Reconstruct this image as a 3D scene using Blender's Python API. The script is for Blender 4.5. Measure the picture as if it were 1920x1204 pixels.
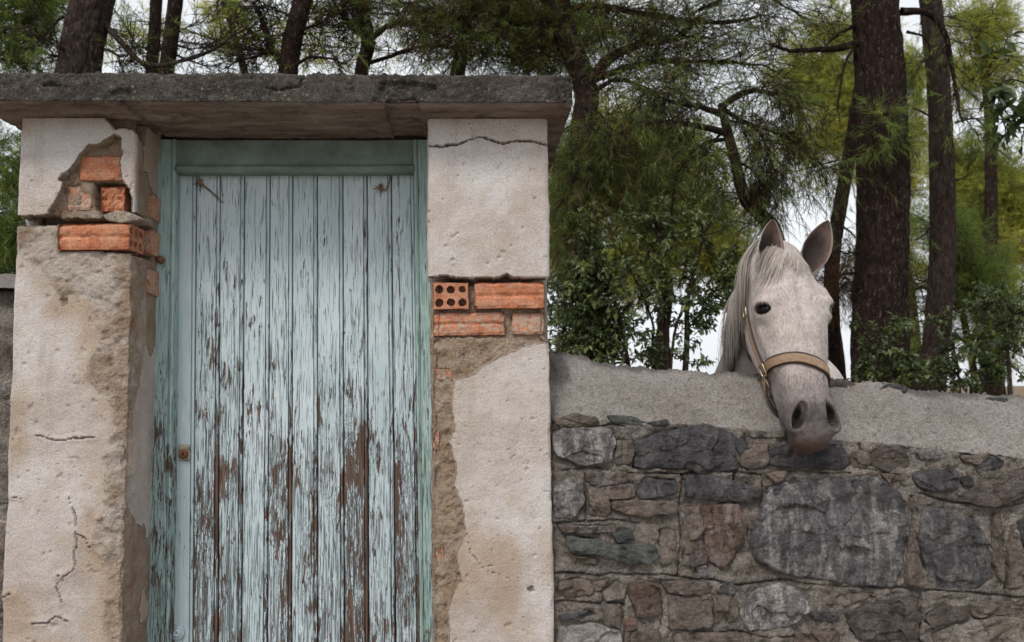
import bpy, math, random
import numpy as np
from mathutils import Vector, Matrix

for o in list(bpy.data.objects):
    bpy.data.objects.remove(o)
SC = bpy.context.scene
COL = SC.collection
rad = math.radians

# ------------------------------------------------------------------ camera
FPX = 1520.0                      # focal length in photo pixels (1920 wide)
CAM = np.array([0.0, 0.0, 1.5])
YAW, PITCH, ROLL = 2.9, 5.0, -0.83
cam_d = bpy.data.cameras.new('camera')
cam_d.sensor_width = 36.0
cam_d.lens = 36.0 * FPX / 1920.0
cam_d.clip_end = 3000.0
cam_d.dof.use_dof = True
cam_d.dof.focus_distance = 2.55
cam_d.dof.aperture_fstop = 5.0
cam = bpy.data.objects.new('camera', cam_d)
COL.objects.link(cam)
RM = Matrix.Rotation(rad(-YAW), 3, 'Z') @ Matrix.Rotation(rad(90 + PITCH), 3, 'X') @ Matrix.Rotation(rad(ROLL), 3, 'Z')
cam.location = CAM.tolist()
cam.rotation_euler = RM.to_euler()
SC.camera = cam
RN = np.array(RM)

# ------------------------------------------------------------------ sky, sun, exposure
SUN_EL, SUN_AZ = 50.0, 208.0      # veiled sun high behind the camera, to the left (azimuth from +Y to +X)
w = bpy.data.worlds.new('World')
SC.world = w
w.use_nodes = True
nt = w.node_tree
bg = nt.nodes['Background']
sky = nt.nodes.new('ShaderNodeTexSky')
sky.sky_type = 'NISHITA'
sky.sun_disc = False
sky.sun_elevation = rad(SUN_EL)
sky.sun_rotation = rad(SUN_AZ)
sky.air_density = 1.0
sky.dust_density = 3.0
sky.ozone_density = 1.0
hs = nt.nodes.new('ShaderNodeHueSaturation')
hs.inputs['Saturation'].default_value = 0.30
nt.links.new(sky.outputs[0], hs.inputs['Color'])
cl = nt.nodes.new('ShaderNodeMix')            # thin even cloud veil over the whole sky
cl.data_type = 'RGBA'
cl.inputs[0].default_value = 0.72
cl.inputs[7].default_value = (8.8, 9.1, 9.5, 1)
nt.links.new(hs.outputs[0], cl.inputs[6])
nt.links.new(cl.outputs[2], bg.inputs['Color'])
bg.inputs['Strength'].default_value = 0.084
sun_d = bpy.data.lights.new('sun', 'SUN')
sun_d.energy = 1.5
sun_d.angle = rad(15)
sun_d.color = (1.0, 0.93, 0.83)
sun = bpy.data.objects.new('sun', sun_d)
COL.objects.link(sun)
_dir = Vector((math.sin(rad(SUN_AZ)) * math.cos(rad(SUN_EL)), math.cos(rad(SUN_AZ)) * math.cos(rad(SUN_EL)), math.sin(rad(SUN_EL))))
sun.rotation_euler = _dir.to_track_quat('Z', 'Y').to_euler()
sun.location = (3, 6, 12)
SC.view_settings.view_transform = 'Standard'
SC.view_settings.look = 'None'
SC.view_settings.gamma = 1.0
SC.view_settings.exposure = 0.6

# ------------------------------------------------------------------ helpers: pixels, noise, meshes
def at(px, py, Y):
    """photo pixel (1920x1204) -> world point on the plane y = Y"""
    d = RN @ np.array([(px - 960) / FPX, -(py - 602) / FPX, -1.0])
    t = (Y - CAM[1]) / d[1]
    return CAM + d * t

def ats(pts, Y):
    return np.array([at(p[0], p[1], Y) for p in pts])

def _h(ix, iy, iz, seed):
    n = (ix.astype(np.int64) * 374761393 + iy.astype(np.int64) * 668265263 + iz.astype(np.int64) * 2147483647 + seed * 974634777) & 0xFFFFFFFF
    n = ((n ^ (n >> 13)) * 1274126177) & 0xFFFFFFFF
    n = (n ^ (n >> 16)) * 2246822519 & 0xFFFFFFFF
    n = n ^ (n >> 15)
    return n.astype(np.float64) / 4294967295.0

def vnoise(x, y, z=0.0, seed=0):
    x, y, z = np.broadcast_arrays(np.asarray(x, float), np.asarray(y, float), np.asarray(z, float))
    ix, iy, iz = np.floor(x), np.floor(y), np.floor(z)
    fx, fy, fz = x - ix, y - iy, z - iz
    fx = fx * fx * (3 - 2 * fx); fy = fy * fy * (3 - 2 * fy); fz = fz * fz * (3 - 2 * fz)
    def c(a, b, d): return _h(ix + a, iy + b, iz + d, seed)
    x00 = c(0,0,0) * (1 - fx) + c(1,0,0) * fx
    x10 = c(0,1,0) * (1 - fx) + c(1,1,0) * fx
    x01 = c(0,0,1) * (1 - fx) + c(1,0,1) * fx
    x11 = c(0,1,1) * (1 - fx) + c(1,1,1) * fx
    return (x00 * (1 - fy) + x10 * fy) * (1 - fz) + (x01 * (1 - fy) + x11 * fy) * fz

def fbm(x, y, z=0.0, o=4, seed=0, g=0.5):
    """about -1..1"""
    s, a, t = 0.0, 1.0, 0.0
    x, y, z = np.asarray(x, float), np.asarray(y, float), np.asarray(z, float)
    for i in range(o):
        s = s + a * (vnoise(x, y, z, seed + i * 17) * 2 - 1)
        t += a
        a *= g
        x, y, z = x * 2.03 + 3.1, y * 2.03 + 7.7, z * 2.03 + 1.3
    return s / t * 1.6

def cell(x, y, seed=0):
    """2D cellular noise: F1 distance and cell random"""
    x, y = np.broadcast_arrays(np.asarray(x, float), np.asarray(y, float))
    ix, iy = np.floor(x), np.floor(y)
    best = np.full(x.shape, 9.0); rnd = np.zeros(x.shape)
    for a in (-1, 0, 1):
        for b in (-1, 0, 1):
            cx = ix + a + _h(ix + a, iy + b, ix * 0, seed)
            cy = iy + b + _h(ix + a, iy + b, ix * 0 + 1, seed)
            d = (x - cx) ** 2 + (y - cy) ** 2
            m = d < best
            best = np.where(m, d, best)
            rnd = np.where(m, _h(ix + a, iy + b, ix * 0 + 2, seed), rnd)
    return np.sqrt(best), rnd

def sstep(a, b, x):
    t = np.clip((x - a) / (b - a), 0, 1)
    return t * t * (3 - 2 * t)

def sdpoly(U, Z, poly):
    """signed distance to polygon, negative inside"""
    d = np.full(np.shape(U), 1e9); ins = np.zeros(np.shape(U), bool)
    n = len(poly)
    for i in range(n):
        ax, az = poly[i]; bx, bz = poly[(i + 1) % n]
        ex, ez = bx - ax, bz - az
        t = np.clip(((U - ax) * ex + (Z - az) * ez) / max(ex * ex + ez * ez, 1e-12), 0, 1)
        d = np.minimum(d, (U - ax - t * ex) ** 2 + (Z - az - t * ez) ** 2)
        c = ((az > Z) != (bz > Z)) & (U < (bx - ax) * (Z - az) / (bz - az + 1e-15) + ax)
        ins ^= c
    d = np.sqrt(d)
    return np.where(ins, -d, d)

def sdline(U, Z, pts):
    d = np.full(np.shape(U), 1e9)
    for (ax, az), (bx, bz) in zip(pts[:-1], pts[1:]):
        ex, ez = bx - ax, bz - az
        t = np.clip(((U - ax) * ex + (Z - az) * ez) / max(ex * ex + ez * ez, 1e-12), 0, 1)
        d = np.minimum(d, (U - ax - t * ex) ** 2 + (Z - az - t * ez) ** 2)
    return np.sqrt(d)

def xz(pts, Y):
    return [(p[0], p[2]) for p in ats(pts, Y)]

def link(o, parent=None):
    COL.objects.link(o)
    if parent is not None:
        o.parent = parent
    return o

def mk(name, V, F, mat=None, parent=None, smooth=True, attrs=None, weld=False):
    """mesh object from world-space vertices V (n,3) and face arrays F (list of (m,3)/(m,4))"""
    V = np.asarray(V, float).reshape(-1, 3)
    if not isinstance(F, (list, tuple)):
        F = [F]
    F = [np.asarray(f, np.int64) for f in F if len(f)]
    if parent is not None:
        V = V - np.array(parent_origin(parent))
    me = bpy.data.meshes.new(name)
    me.vertices.add(len(V))
    me.vertices.foreach_set('co', V.astype(np.float32).ravel())
    loops = np.concatenate([f.ravel() for f in F])
    cnt = np.concatenate([np.full(len(f), f.shape[1]) for f in F])
    st = np.concatenate([[0], np.cumsum(cnt)[:-1]])
    me.loops.add(len(loops))
    me.loops.foreach_set('vertex_index', loops.astype(np.int32))
    me.polygons.add(len(cnt))
    me.polygons.foreach_set('loop_start', st.astype(np.int32))
    me.polygons.foreach_set('loop_total', cnt.astype(np.int32))
    me.polygons.foreach_set('use_smooth', np.full(len(cnt), bool(smooth)))
    if attrs:
        for k, a in attrs.items():
            at_ = me.attributes.new(k, 'FLOAT', 'POINT')
            at_.data.foreach_set('value', np.asarray(a, np.float32).ravel())
    me.update(calc_edges=True)
    me.validate()
    if mat is not None:
        me.materials.append(mat)
    o = bpy.data.objects.new(name, me)
    return link(o, parent)

ORIG = {}
def parent_origin(p):
    v = np.zeros(3)
    while p is not None:
        v = v + np.array(p.location)
        p = p.parent
    return v

def tag(o, label=None, cat=None, group=None, kind=None):
    if label: o['label'] = label
    if cat: o['category'] = cat
    if group: o['group'] = group
    if kind: o['kind'] = kind
    return o

def thing(name, loc, label, cat, group=None):
    o = bpy.data.objects.new(name, None)
    o.empty_display_size = 0.1
    o.location = [float(c) for c in loc]
    link(o)
    return tag(o, label, cat, group)

def gridf(nu, nv, closed_u=False, flip=False):
    iu = np.arange(nu if closed_u else nu - 1); iv = np.arange(nv - 1)
    a, b = np.meshgrid(iu, iv, indexing='ij')
    a2 = (a + 1) % nu
    f = np.stack([a * nv + b, a2 * nv + b, a2 * nv + b + 1, a * nv + b + 1], -1).reshape(-1, 4)
    return f[:, ::-1] if flip else f

def gnormals(P, closed_u=False):
    du = np.gradient(P, axis=0) if not closed_u else (np.roll(P, -1, 0) - np.roll(P, 1, 0))
    dv = np.gradient(P, axis=1)
    n = np.cross(du, dv)
    return n / (np.linalg.norm(n, axis=-1, keepdims=True) + 1e-12)

def box(name, x0, x1, y0, y1, z0, z1, mat, parent=None, bev=0.0, jit=0.0, seed=0):
    """slightly bevelled box (24 verts if bev)"""
    b = bev
    V = []; 
    for sx in (0, 1):
        for sy in (0, 1):
            for sz in (0, 1):
                X = (x0, x1)[sx]; Y = (y0, y1)[sy]; Z = (z0, z1)[sz]
                ix = b if sx == 0 else -b; iy = b if sy == 0 else -b; iz = b if sz == 0 else -b
                V += [(X, Y + iy, Z + iz), (X + ix, Y, Z + iz), (X + ix, Y + iy, Z)]
    V = np.array(V)
    rs = np.random.RandomState(seed)
    if jit: V = V + rs.normal(0, jit, V.shape)
    import bmesh
    bm = bmesh.new()
    off = parent_origin(parent) if parent is not None else np.zeros(3)
    for v in V - off: bm.verts.new(v)
    bmesh.ops.convex_hull(bm, input=bm.verts)
    me = bpy.data.meshes.new(name)
    bm.to_mesh(me); bm.free()
    if mat: me.materials.append(mat)
    return link(bpy.data.objects.new(name, me), parent)

def tubes(P, R, sides=4, cap=False):
    """batch of tubes: P (m,n,3), R (m,n) -> V,F"""
    P = np.asarray(P, float); R = np.asarray(R, float)
    m, n, _ = P.shape
    T = np.gradient(P, axis=1)
    T /= np.linalg.norm(T, axis=-1, keepdims=True) + 1e-12
    ref = np.where(np.abs(T[:, :1, 2:3]) > 0.9, np.array([[[1.0, 0, 0]]]), np.array([[[0, 0, 1.0]]]))
    ref = np.broadcast_to(ref, T.shape)
    A = np.cross(T, ref); A /= np.linalg.norm(A, axis=-1, keepdims=True) + 1e-12
    B = np.cross(T, A)
    th = np.arange(sides) / sides * 2 * np.pi
    V = P[:, :, None, :] + R[:, :, None, None] * (A[:, :, None, :] * np.cos(th)[None, None, :, None] + B[:, :, None, :] * np.sin(th)[None, None, :, None])
    base = (np.arange(m) * n * sides)[:, None, None]
    i = np.arange(n - 1)[None, :, None] * sides
    j = np.arange(sides)[None, None, :]; j2 = (j + 1) % sides
    F = np.stack([base + i + j, base + i + j2, base + i + sides + j2, base + i + sides + j], -1).reshape(-1, 4)
    return V.reshape(-1, 3), F

def catmull(pts, n):
    """resample polyline (k,d) to n points by Catmull-Rom"""
    p = np.asarray(pts, float)
    if len(p) == 2:
        t = np.linspace(0, 1, n)[:, None]
        return p[0] * (1 - t) + p[1] * t
    q = np.vstack([2 * p[0] - p[1], p, 2 * p[-1] - p[-2]])
    s = np.linspace(0, len(p) - 1, n)
    i = np.minimum(s.astype(int), len(p) - 2); t = (s - i)[:, None]
    a, b, c, d = q[i], q[i + 1], q[i + 2], q[i + 3]
    return 0.5 * (2 * b + (c - a) * t + (2 * a - 5 * b + 4 * c - d) * t * t + (3 * b - a - 3 * c + d) * t ** 3)

# ------------------------------------------------------------------ material builder
class MB:
    def __init__(s, name):
        s.m = bpy.data.materials.new(name); s.m.use_nodes = True
        s.nt = s.m.node_tree; s.b = s.nt.nodes['Principled BSDF']; s.out = s.nt.nodes['Material Output']
        s.co = s.nt.nodes.new('ShaderNodeTexCoord').outputs['Object']
    def n(s, t, **kw):
        nd = s.nt.nodes.new('ShaderNode' + t)
        for k, v in kw.items(): setattr(nd, k, v)
        return nd
    def set(s, sock, v):
        if v is None: return
        if isinstance(v, bpy.types.NodeSocket): s.nt.links.new(v, sock)
        elif isinstance(v, (tuple, list)) and len(v) == 3 and sock.type == 'RGBA': sock.default_value = (*v, 1)
        else: sock.default_value = v
    def mapped(s, sc, co=None, loc=(0, 0, 0)):
        nd = s.n('Mapping'); s.set(nd.inputs['Vector'], co or s.co)
        nd.inputs['Scale'].default_value = sc if isinstance(sc, (tuple, list)) else (sc, sc, sc)
        nd.inputs['Location'].default_value = loc
        return nd.outputs[0]
    def noise(s, sc, detail=4, rough=0.55, co=None, loc=(0, 0, 0), dist=0.0):
        nd = s.n('TexNoise'); s.set(nd.inputs['Vector'], s.mapped(sc, co, loc))
        nd.inputs['Scale'].default_value = 1.0; nd.inputs['Detail'].default_value = detail
        nd.inputs['Roughness'].default_value = rough; nd.inputs['Distortion'].default_value = dist
        return nd.outputs['Fac']
    def vor(s, sc, feature='F1', co=None, out='Distance', rnd=1.0):
        nd = s.n('TexVoronoi', feature=feature); s.set(nd.inputs['Vector'], s.mapped(sc, co))
        nd.inputs['Scale'].default_value = 1.0; nd.inputs['Randomness'].default_value = rnd
        return nd.outputs[out]
    def ramp(s, fac, stops, interp='LINEAR'):
        nd = s.n('ValToRGB'); cr = nd.color_ramp; cr.interpolation = interp
        s.set(nd.inputs[0], fac)
        while len(cr.elements) > 1: cr.elements.remove(cr.elements[-1])
        for i, (p, c) in enumerate(stops):
            e = cr.elements[0] if i == 0 else cr.elements.new(p)
            e.position = p
            e.color = (c, c, c, 1) if isinstance(c, (int, float)) else (*c, 1)
        return nd.outputs[0]
    def mr(s, v, a, b, c=0.0, d=1.0):
        nd = s.n('MapRange'); s.set(nd.inputs['Value'], v)
        for k, x in zip(('From Min', 'From Max', 'To Min', 'To Max'), (a, b, c, d)): s.set(nd.inputs[k], x)
        return nd.outputs[0]
    def mix(s, f, a, b, mode='MIX'):
        nd = s.n('Mix', data_type='RGBA', blend_type=mode)
        s.set(nd.inputs[0], f); s.set(nd.inputs[6], a); s.set(nd.inputs[7], b)
        return nd.outputs[2]
    def math(s, op, a, b=None, clamp=False):
        nd = s.n('Math', operation=op, use_clamp=clamp); s.set(nd.inputs[0], a)
        if b is not None: s.set(nd.inputs[1], b)
        return nd.outputs[0]
    def attr(s, name, obj=False, out='Fac'):
        nd = s.n('Attribute', attribute_name=name)
        if obj: nd.attribute_type = 'OBJECT'
        return nd.outputs[out]
    def objcol(s): return s.n('ObjectInfo').outputs['Color']
    def objrnd(s): return s.n('ObjectInfo').outputs['Random']
    def sep(s, i):
        nd = s.n('SeparateXYZ'); s.set(nd.inputs[0], s.co); return nd.outputs[i]
    def bump(s, h, strength=0.5, dist=0.01, prev=None):
        nd = s.n('Bump'); nd.inputs['Strength'].default_value = strength; nd.inputs['Distance'].default_value = dist
        s.set(nd.inputs['Height'], h)
        if prev is not None: s.set(nd.inputs['Normal'], prev)
        return nd.outputs[0]
    def fin(s, col=None, rough=0.85, nrm=None, spec=0.3, **kw):
        if col is not None: s.set(s.b.inputs['Base Color'], col)
        s.set(s.b.inputs['Roughness'], rough)
        s.b.inputs['Specular IOR Level'].default_value = spec
        if nrm is not None: s.set(s.b.inputs['Normal'], nrm)
        for k, v in kw.items(): s.set(s.b.inputs[k.replace('_', ' ')], v)
        return s.m

# ------------------------------------------------------------------ materials of the gateway and walls
def m_plaster():
    k = MB('lime_plaster')
    mort = k.attr('mortar')
    n1 = k.noise(3.0, 5, 0.6)
    n2 = k.noise(14.0, 6, 0.65, loc=(3, 1, 2))
    n3 = k.noise(160.0, 3, 0.6)
    stre = k.noise((26.0, 26.0, 2.2), 5, 0.6, loc=(5, 0, 0))
    pl = k.ramp(n1, [(0.30, (0.365, 0.31, 0.28)), (0.45, (0.46, 0.41, 0.385)), (0.56, (0.525, 0.49, 0.475)), (0.68, (0.545, 0.53, 0.535))])
    pl = k.mix(k.mr(n2, 0.52, 0.72, 0, 0.55), pl, (0.40, 0.32, 0.25))
    pl = k.mix(k.mr(stre, 0.55, 0.72, 0, 0.45), pl, (0.36, 0.31, 0.27))
    pl = k.mix(k.mr(n3, 0.62, 0.75, 0, 0.5), pl, (0.25, 0.2, 0.17))
    pl = k.mix(k.attr('stain'), pl, (0.36, 0.27, 0.20))
    mo = k.ramp(k.noise(22.0, 6, 0.65), [(0.32, (0.43, 0.305, 0.21)), (0.5, (0.585, 0.445, 0.335)), (0.68, (0.67, 0.565, 0.465))])
    mo = k.mix(k.mr(k.noise(9.0, 4, 0.5, loc=(8, 8, 0)), 0.58, 0.66, 0, 0.5), mo, (0.42, 0.23, 0.15))
    col = k.mix(mort, pl, mo)
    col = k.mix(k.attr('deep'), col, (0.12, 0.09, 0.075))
    gr = k.noise(230.0, 4, 0.7, loc=(1, 5, 3))
    col = k.mix(1.0, col, k.ramp(gr, [(0.30, 0.66), (0.5, 1.0), (0.70, 1.16)]), 'MULTIPLY')
    h = k.math('ADD', k.math('MULTIPLY', k.noise(110.0, 5, 0.65), 0.5), k.math('MULTIPLY', gr, 0.5))
    nb = k.bump(h, 0.7, 0.008)
    h2 = k.math('MULTIPLY', k.noise(70.0, 6, 0.75, loc=(2, 2, 2)), mort)
    nb = k.bump(h2, 1.0, 0.04, nb)
    return k.fin(col, 0.93, nb, 0.15)

def m_slab():
    k = MB('lichen_concrete')
    up = k.attr('under')
    n1 = k.noise(6.0, 6, 0.6)
    n2 = k.noise(45.0, 6, 0.7)
    col = k.ramp(n1, [(0.3, (0.055, 0.048, 0.043)), (0.5, (0.098, 0.087, 0.077)), (0.7, (0.16, 0.143, 0.128))])
    col = k.mix(k.mr(n2, 0.50, 0.68, 0, 0.65), col, (0.27, 0.25, 0.225))
    v = k.vor(170.0); vr = k.vor(170.0, out='Color')
    sp = k.math('MULTIPLY', k.mr(v, 0.34, 0.16), k.mr(vr, 0.5, 0.95))
    col = k.mix(sp, col, (0.36, 0.335, 0.305))
    col = k.mix(1.0, col, k.ramp(k.noise(300, 3, 0.7), [(0.3, 0.45), (0.5, 1.0), (0.7, 1.45)]), 'MULTIPLY')
    v2 = k.vor(60.0); vr2 = k.vor(60.0, out='Color')
    col = k.mix(k.math('MULTIPLY', k.mr(v2, 0.30, 0.24), k.mr(vr2, 0.74, 0.76)), col, (0.33, 0.27, 0.22))
    so = k.ramp(k.noise((5.0, 30.0, 5.0), 6, 0.65), [(0.3, (0.17, 0.125, 0.10)), (0.5, (0.36, 0.285, 0.235)), (0.7, (0.52, 0.44, 0.38))])
    so = k.mix(k.mr(k.noise(11.0, 5, 0.7, loc=(4, 0, 1)), 0.54, 0.66, 0, 0.6), so, (0.12, 0.085, 0.07))
    col = k.mix(up, col, so)
    nb = k.bump(k.noise(190.0, 5, 0.75), 1.0, 0.022)
    nb = k.bump(v, 0.4, 0.006, nb)
    return k.fin(col, 0.95, nb, 0.12)

def m_mortar():
    k = MB('wall_mortar')
    n = k.noise(7.0, 6, 0.65); n2 = k.noise(40.0, 6, 0.7)
    col = k.ramp(n, [(0.3, (0.22, 0.186, 0.164)), (0.5, (0.36, 0.318, 0.286)), (0.68, (0.51, 0.465, 0.43))])
    col = k.mix(k.mr(n2, 0.52, 0.7, 0, 0.5), col, (0.16, 0.115, 0.085))
    v = k.vor(120.0); vr = k.vor(120.0, out='Color')
    col = k.mix(k.math('MULTIPLY', k.mr(v, 0.3, 0.2), k.mr(vr, 0.75, 0.78)), col, (0.48, 0.45, 0.42))
    col = k.mix(1.0, col, k.ramp(k.noise(210, 4, 0.72, loc=(3, 3, 1)), [(0.28, 0.40), (0.5, 1.0), (0.72, 1.55)]), 'MULTIPLY')
    col = k.mix(1.0, col, k.ramp(k.noise(24, 5, 0.7, loc=(6, 3, 1)), [(0.3, 0.55), (0.5, 1.0), (0.7, 1.35)]), 'MULTIPLY')
    col = k.mix(k.attr('deep'), col, (0.05, 0.038, 0.03))
    nb = k.bump(k.noise(95.0, 7, 0.78), 1.0, 0.045)
    nb = k.bump(v, 0.35, 0.006, nb)
    return k.fin(col, 0.95, nb, 0.12)

def m_coping():
    k = MB('coping_concrete')
    n = k.noise(5.0, 6, 0.62); n2 = k.noise(60.0, 6, 0.75)
    col = k.ramp(n, [(0.3, (0.40, 0.355, 0.33)), (0.5, (0.55, 0.505, 0.475)), (0.7, (0.66, 0.615, 0.59))])
    col = k.mix(k.mr(n2, 0.5, 0.7, 0, 0.55), col, (0.24, 0.205, 0.185))
    v = k.vor(150.0); vr = k.vor(150.0, out='Color')
    col = k.mix(k.math('MULTIPLY', k.mr(v, 0.3, 0.2), k.mr(vr, 0.70, 0.74)), col, (0.58, 0.55, 0.52))
    col = k.mix(k.math('MULTIPLY', k.mr(v, 0.3, 0.2), k.mr(vr, 0.16, 0.12)), col, (0.08, 0.07, 0.065))
    col = k.mix(1.0, col, k.ramp(k.noise(190, 4, 0.75, loc=(3, 9, 1)), [(0.28, 0.42), (0.5, 1.0), (0.72, 1.5)]), 'MULTIPLY')
    col = k.mix(k.attr('stain'), col, (0.13, 0.12, 0.115))
    nb = k.bump(k.noise(110.0, 7, 0.8), 1.0, 0.035)
    return k.fin(col, 0.95, nb, 0.12)

def m_stone():
    k = MB('wall_stone')
    base = k.objcol()
    r = k.objrnd()
    cc = k.n('VectorMath', operation='ADD'); k.set(cc.inputs[0], k.co); k.set(cc.inputs[1], r)
    co = cc.outputs[0]
    n = k.noise((9, 9, 9), 7, 0.68, co=co, dist=0.6)
    lay = k.noise((14, 14, 60), 6, 0.7, co=co, dist=0.8)
    col = k.mix(k.mr(n, 0.35, 0.65, 0.0, 1.0), k.mix(1.0, base, (0.62, 0.6, 0.6), 'MULTIPLY'), k.mix(1.0, base, (1.45, 1.4, 1.36), 'MULTIPLY'))
    col = k.mix(k.mr(lay, 0.5, 0.7, 0, 0.5), col, k.mix(1.0, base, (0.45, 0.4, 0.38), 'MULTIPLY'))
    eff = k.noise((26, 26, 9), 6, 0.72, co=co)
    nd = k.n('Attribute', attribute_name='["eff"]'); nd.attribute_type = 'OBJECT'
    col = k.mix(k.math('MULTIPLY', k.mr(eff, 0.47, 0.62), nd.outputs['Fac'], True), col, (0.58, 0.545, 0.54))
    col = k.mix(k.mr(k.noise(30, 5, 0.7, co=co, loc=(7, 7, 7)), 0.6, 0.7, 0, 0.6), col, (0.20, 0.125, 0.085))
    col = k.mix(1.0, col, k.ramp(k.noise(150, 5, 0.75, co=co, loc=(3, 2, 1)), [(0.28, 0.5), (0.5, 1.0), (0.72, 1.6)]), 'MULTIPLY')
    nb = k.bump(k.noise((42, 42, 55), 9, 0.76, co=co, dist=0.6), 1.0, 0.05)
    nb = k.bump(lay, 0.8, 0.025, nb)
    return k.fin(col, 0.68, nb, 0.4)

def m_brick():
    k = MB('hollow_brick_clay')
    n = k.noise(25, 6, 0.65); n2 = k.noise(60, 5, 0.7, loc=(4, 4, 4))
    col = k.ramp(n, [(0.3, (0.30, 0.105, 0.05)), (0.5, (0.44, 0.165, 0.085)), (0.7, (0.56, 0.26, 0.15))])
    nd = k.n('Attribute', attribute_name='["mortar"]'); nd.attribute_type = 'OBJECT'
    mm = k.math('GREATER_THAN', k.math('ADD', n2, nd.outputs['Fac']), 0.70)
    col = k.mix(k.mr(k.math('ADD', n2, nd.outputs['Fac']), 0.60, 0.72, 0, 0.85), col, (0.42, 0.34, 0.285))
    col = k.mix(k.mr(k.noise(150, 3, 0.6), 0.62, 0.72, 0, 0.6), col, (0.16, 0.06, 0.04))
    col = k.mix(k.mr(k.noise((18, 18, 30), 5, 0.7, loc=(5, 1, 1)), 0.42, 0.68, 0.0, 0.55), col, (0.40, 0.27, 0.20))
    col = k.mix(1.0, col, k.ramp(k.noise(200, 4, 0.7), [(0.3, 0.6), (0.5, 1.0), (0.7, 1.2)]), 'MULTIPLY')
    nb = k.bump(k.math('ADD', k.noise((160, 160, 160), 5, 0.7), mm), 0.6, 0.004)
    return k.fin(col, 0.88, nb, 0.2)

def m_paint(name, c1, c2, flat=0.0):
    """old oil paint flaking off weathered boards; ["wear"] on the object sets how far"""
    k = MB(name)
    r = k.objrnd()
    cm = k.n('CombineXYZ'); k.set(cm.inputs[0], k.math('MULTIPLY', r, 13.0)); k.set(cm.inputs[2], k.math('MULTIPLY', r, 7.0))
    cc = k.n('VectorMath', operation='ADD'); k.set(cc.inputs[0], k.co); k.set(cc.inputs[1], cm.outputs[0])
    co = cc.outputs[0]
    nd = k.n('Attribute', attribute_name='["wear"]'); nd.attribute_type = 'OBJECT'
    wear = nd.outputs['Fac']
    ge = k.n('NewGeometry').outputs['Position']
    sp = k.n('SeparateXYZ'); k.set(sp.inputs[0], ge); wz = sp.outputs[2]
    grad = k.mr(wz, 2.15, 0.85)                                   # boards rot from the ground up
    band = k.math('MULTIPLY', k.mr(wz, 1.40, 1.27), k.mr(wz, 1.12, 1.24))
    fine = k.noise((150, 60, 17), 6, 0.68, co=co, dist=0.35)
    med = k.noise((46, 30, 9), 5, 0.62, co=co, loc=(3, 0, 5))
    big = k.noise((9, 9, 3.2), 3, 0.5, co=co, loc=(1, 0, 2))
    f = k.math('ADD', k.math('MULTIPLY', fine, 0.55), k.math('MULTIPLY', med, 0.45))
    f = k.math('ADD', f, k.math('MULTIPLY', k.math('SUBTRACT', big, 0.5), 0.30))
    lift = k.math('MULTIPLY', k.math('ADD', k.math('ADD', k.math('MULTIPLY', grad, 0.85), 0.15), k.math('MULTIPLY', band, 0.20)), k.math('MULTIPLY', wear, 0.185))
    ed = k.attr('edge')
    f = k.math('ADD', k.math('ADD', f, lift), k.math('MULTIPLY', ed, k.math('ADD', 0.02, k.math('MULTIPLY', lift, 0.35))))
    peel = k.mr(f, 0.648, 0.668)
    crack = k.mr(k.math('ADD', k.noise((360, 120, 10), 4, 0.62, co=co, dist=0.45), k.math('MULTIPLY', lift, 1.0)), 0.615, 0.67)
    edge = k.vor((105, 30, 34), 'DISTANCE_TO_EDGE', co=co)
    allig = k.math('MULTIPLY', k.mr(edge, 0.085, 0.03), k.mr(k.math('ADD', lift, k.math('MULTIPLY', k.math('SUBTRACT', big, 0.5), 0.25)), 0.085, 0.15))
    crack = k.math('MAXIMUM', crack, k.math('MULTIPLY', allig, 0.85))
    crack = k.math('MULTIPLY', crack, k.math('MINIMUM', k.math('ADD', wear, 0.15), 1.0))
    pc = k.ramp(k.noise((5, 5, 2.6), 4, 0.55, co=co), [(0.3, c1), (0.7, c2)])
    pc = k.mix(k.mr(k.noise((70, 70, 16), 5, 0.6, co=co, loc=(9, 0, 0)), 0.5, 0.75, 0, 0.4), pc, (0.62, 0.66, 0.69))
    pc = k.mix(k.mr(k.noise((160, 160, 160), 2, 0.5, co=co), 0.70, 0.76, 0, 0.5), pc, (0.16, 0.13, 0.10))
    wood = k.ramp(k.noise((190, 60, 7), 5, 0.7, co=co, loc=(0, 0, 9)), [(0.3, (0.03, 0.023, 0.022)), (0.5, (0.085, 0.055, 0.043)), (0.72, (0.23, 0.14, 0.095))])
    prim = k.mr(f, 0.64, 0.656)                                    # pale undercoat at the flake rims
    col = k.mix(k.math('MULTIPLY', prim, 0.6), pc, (0.64, 0.67, 0.69))
    col = k.mix(crack, col, (0.05, 0.038, 0.036))
    col = k.mix(peel, col, wood)
    hh = k.math('SUBTRACT', 1.0, k.math('MAXIMUM', peel, crack))
    nb = k.bump(hh, 0.9, 0.004)
    nb = k.bump(k.noise((220, 80, 9), 4, 0.6, co=co), 0.35, 0.004, nb)
    ro = k.mr(peel, 0, 1, 0.55, 0.9)
    return k.fin(col, ro, nb, 0.35)

def m_simple(name, stops, sc=30.0, rough=0.7, metal=0.0, bump=0.3, bd=0.003, spec=0.3):
    k = MB(name)
    col = k.ramp(k.noise(sc, 5, 0.65), stops)
    return k.fin(col, rough, k.bump(k.noise(sc * 4, 4, 0.6), bump, bd), spec, Metallic=metal)

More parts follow.
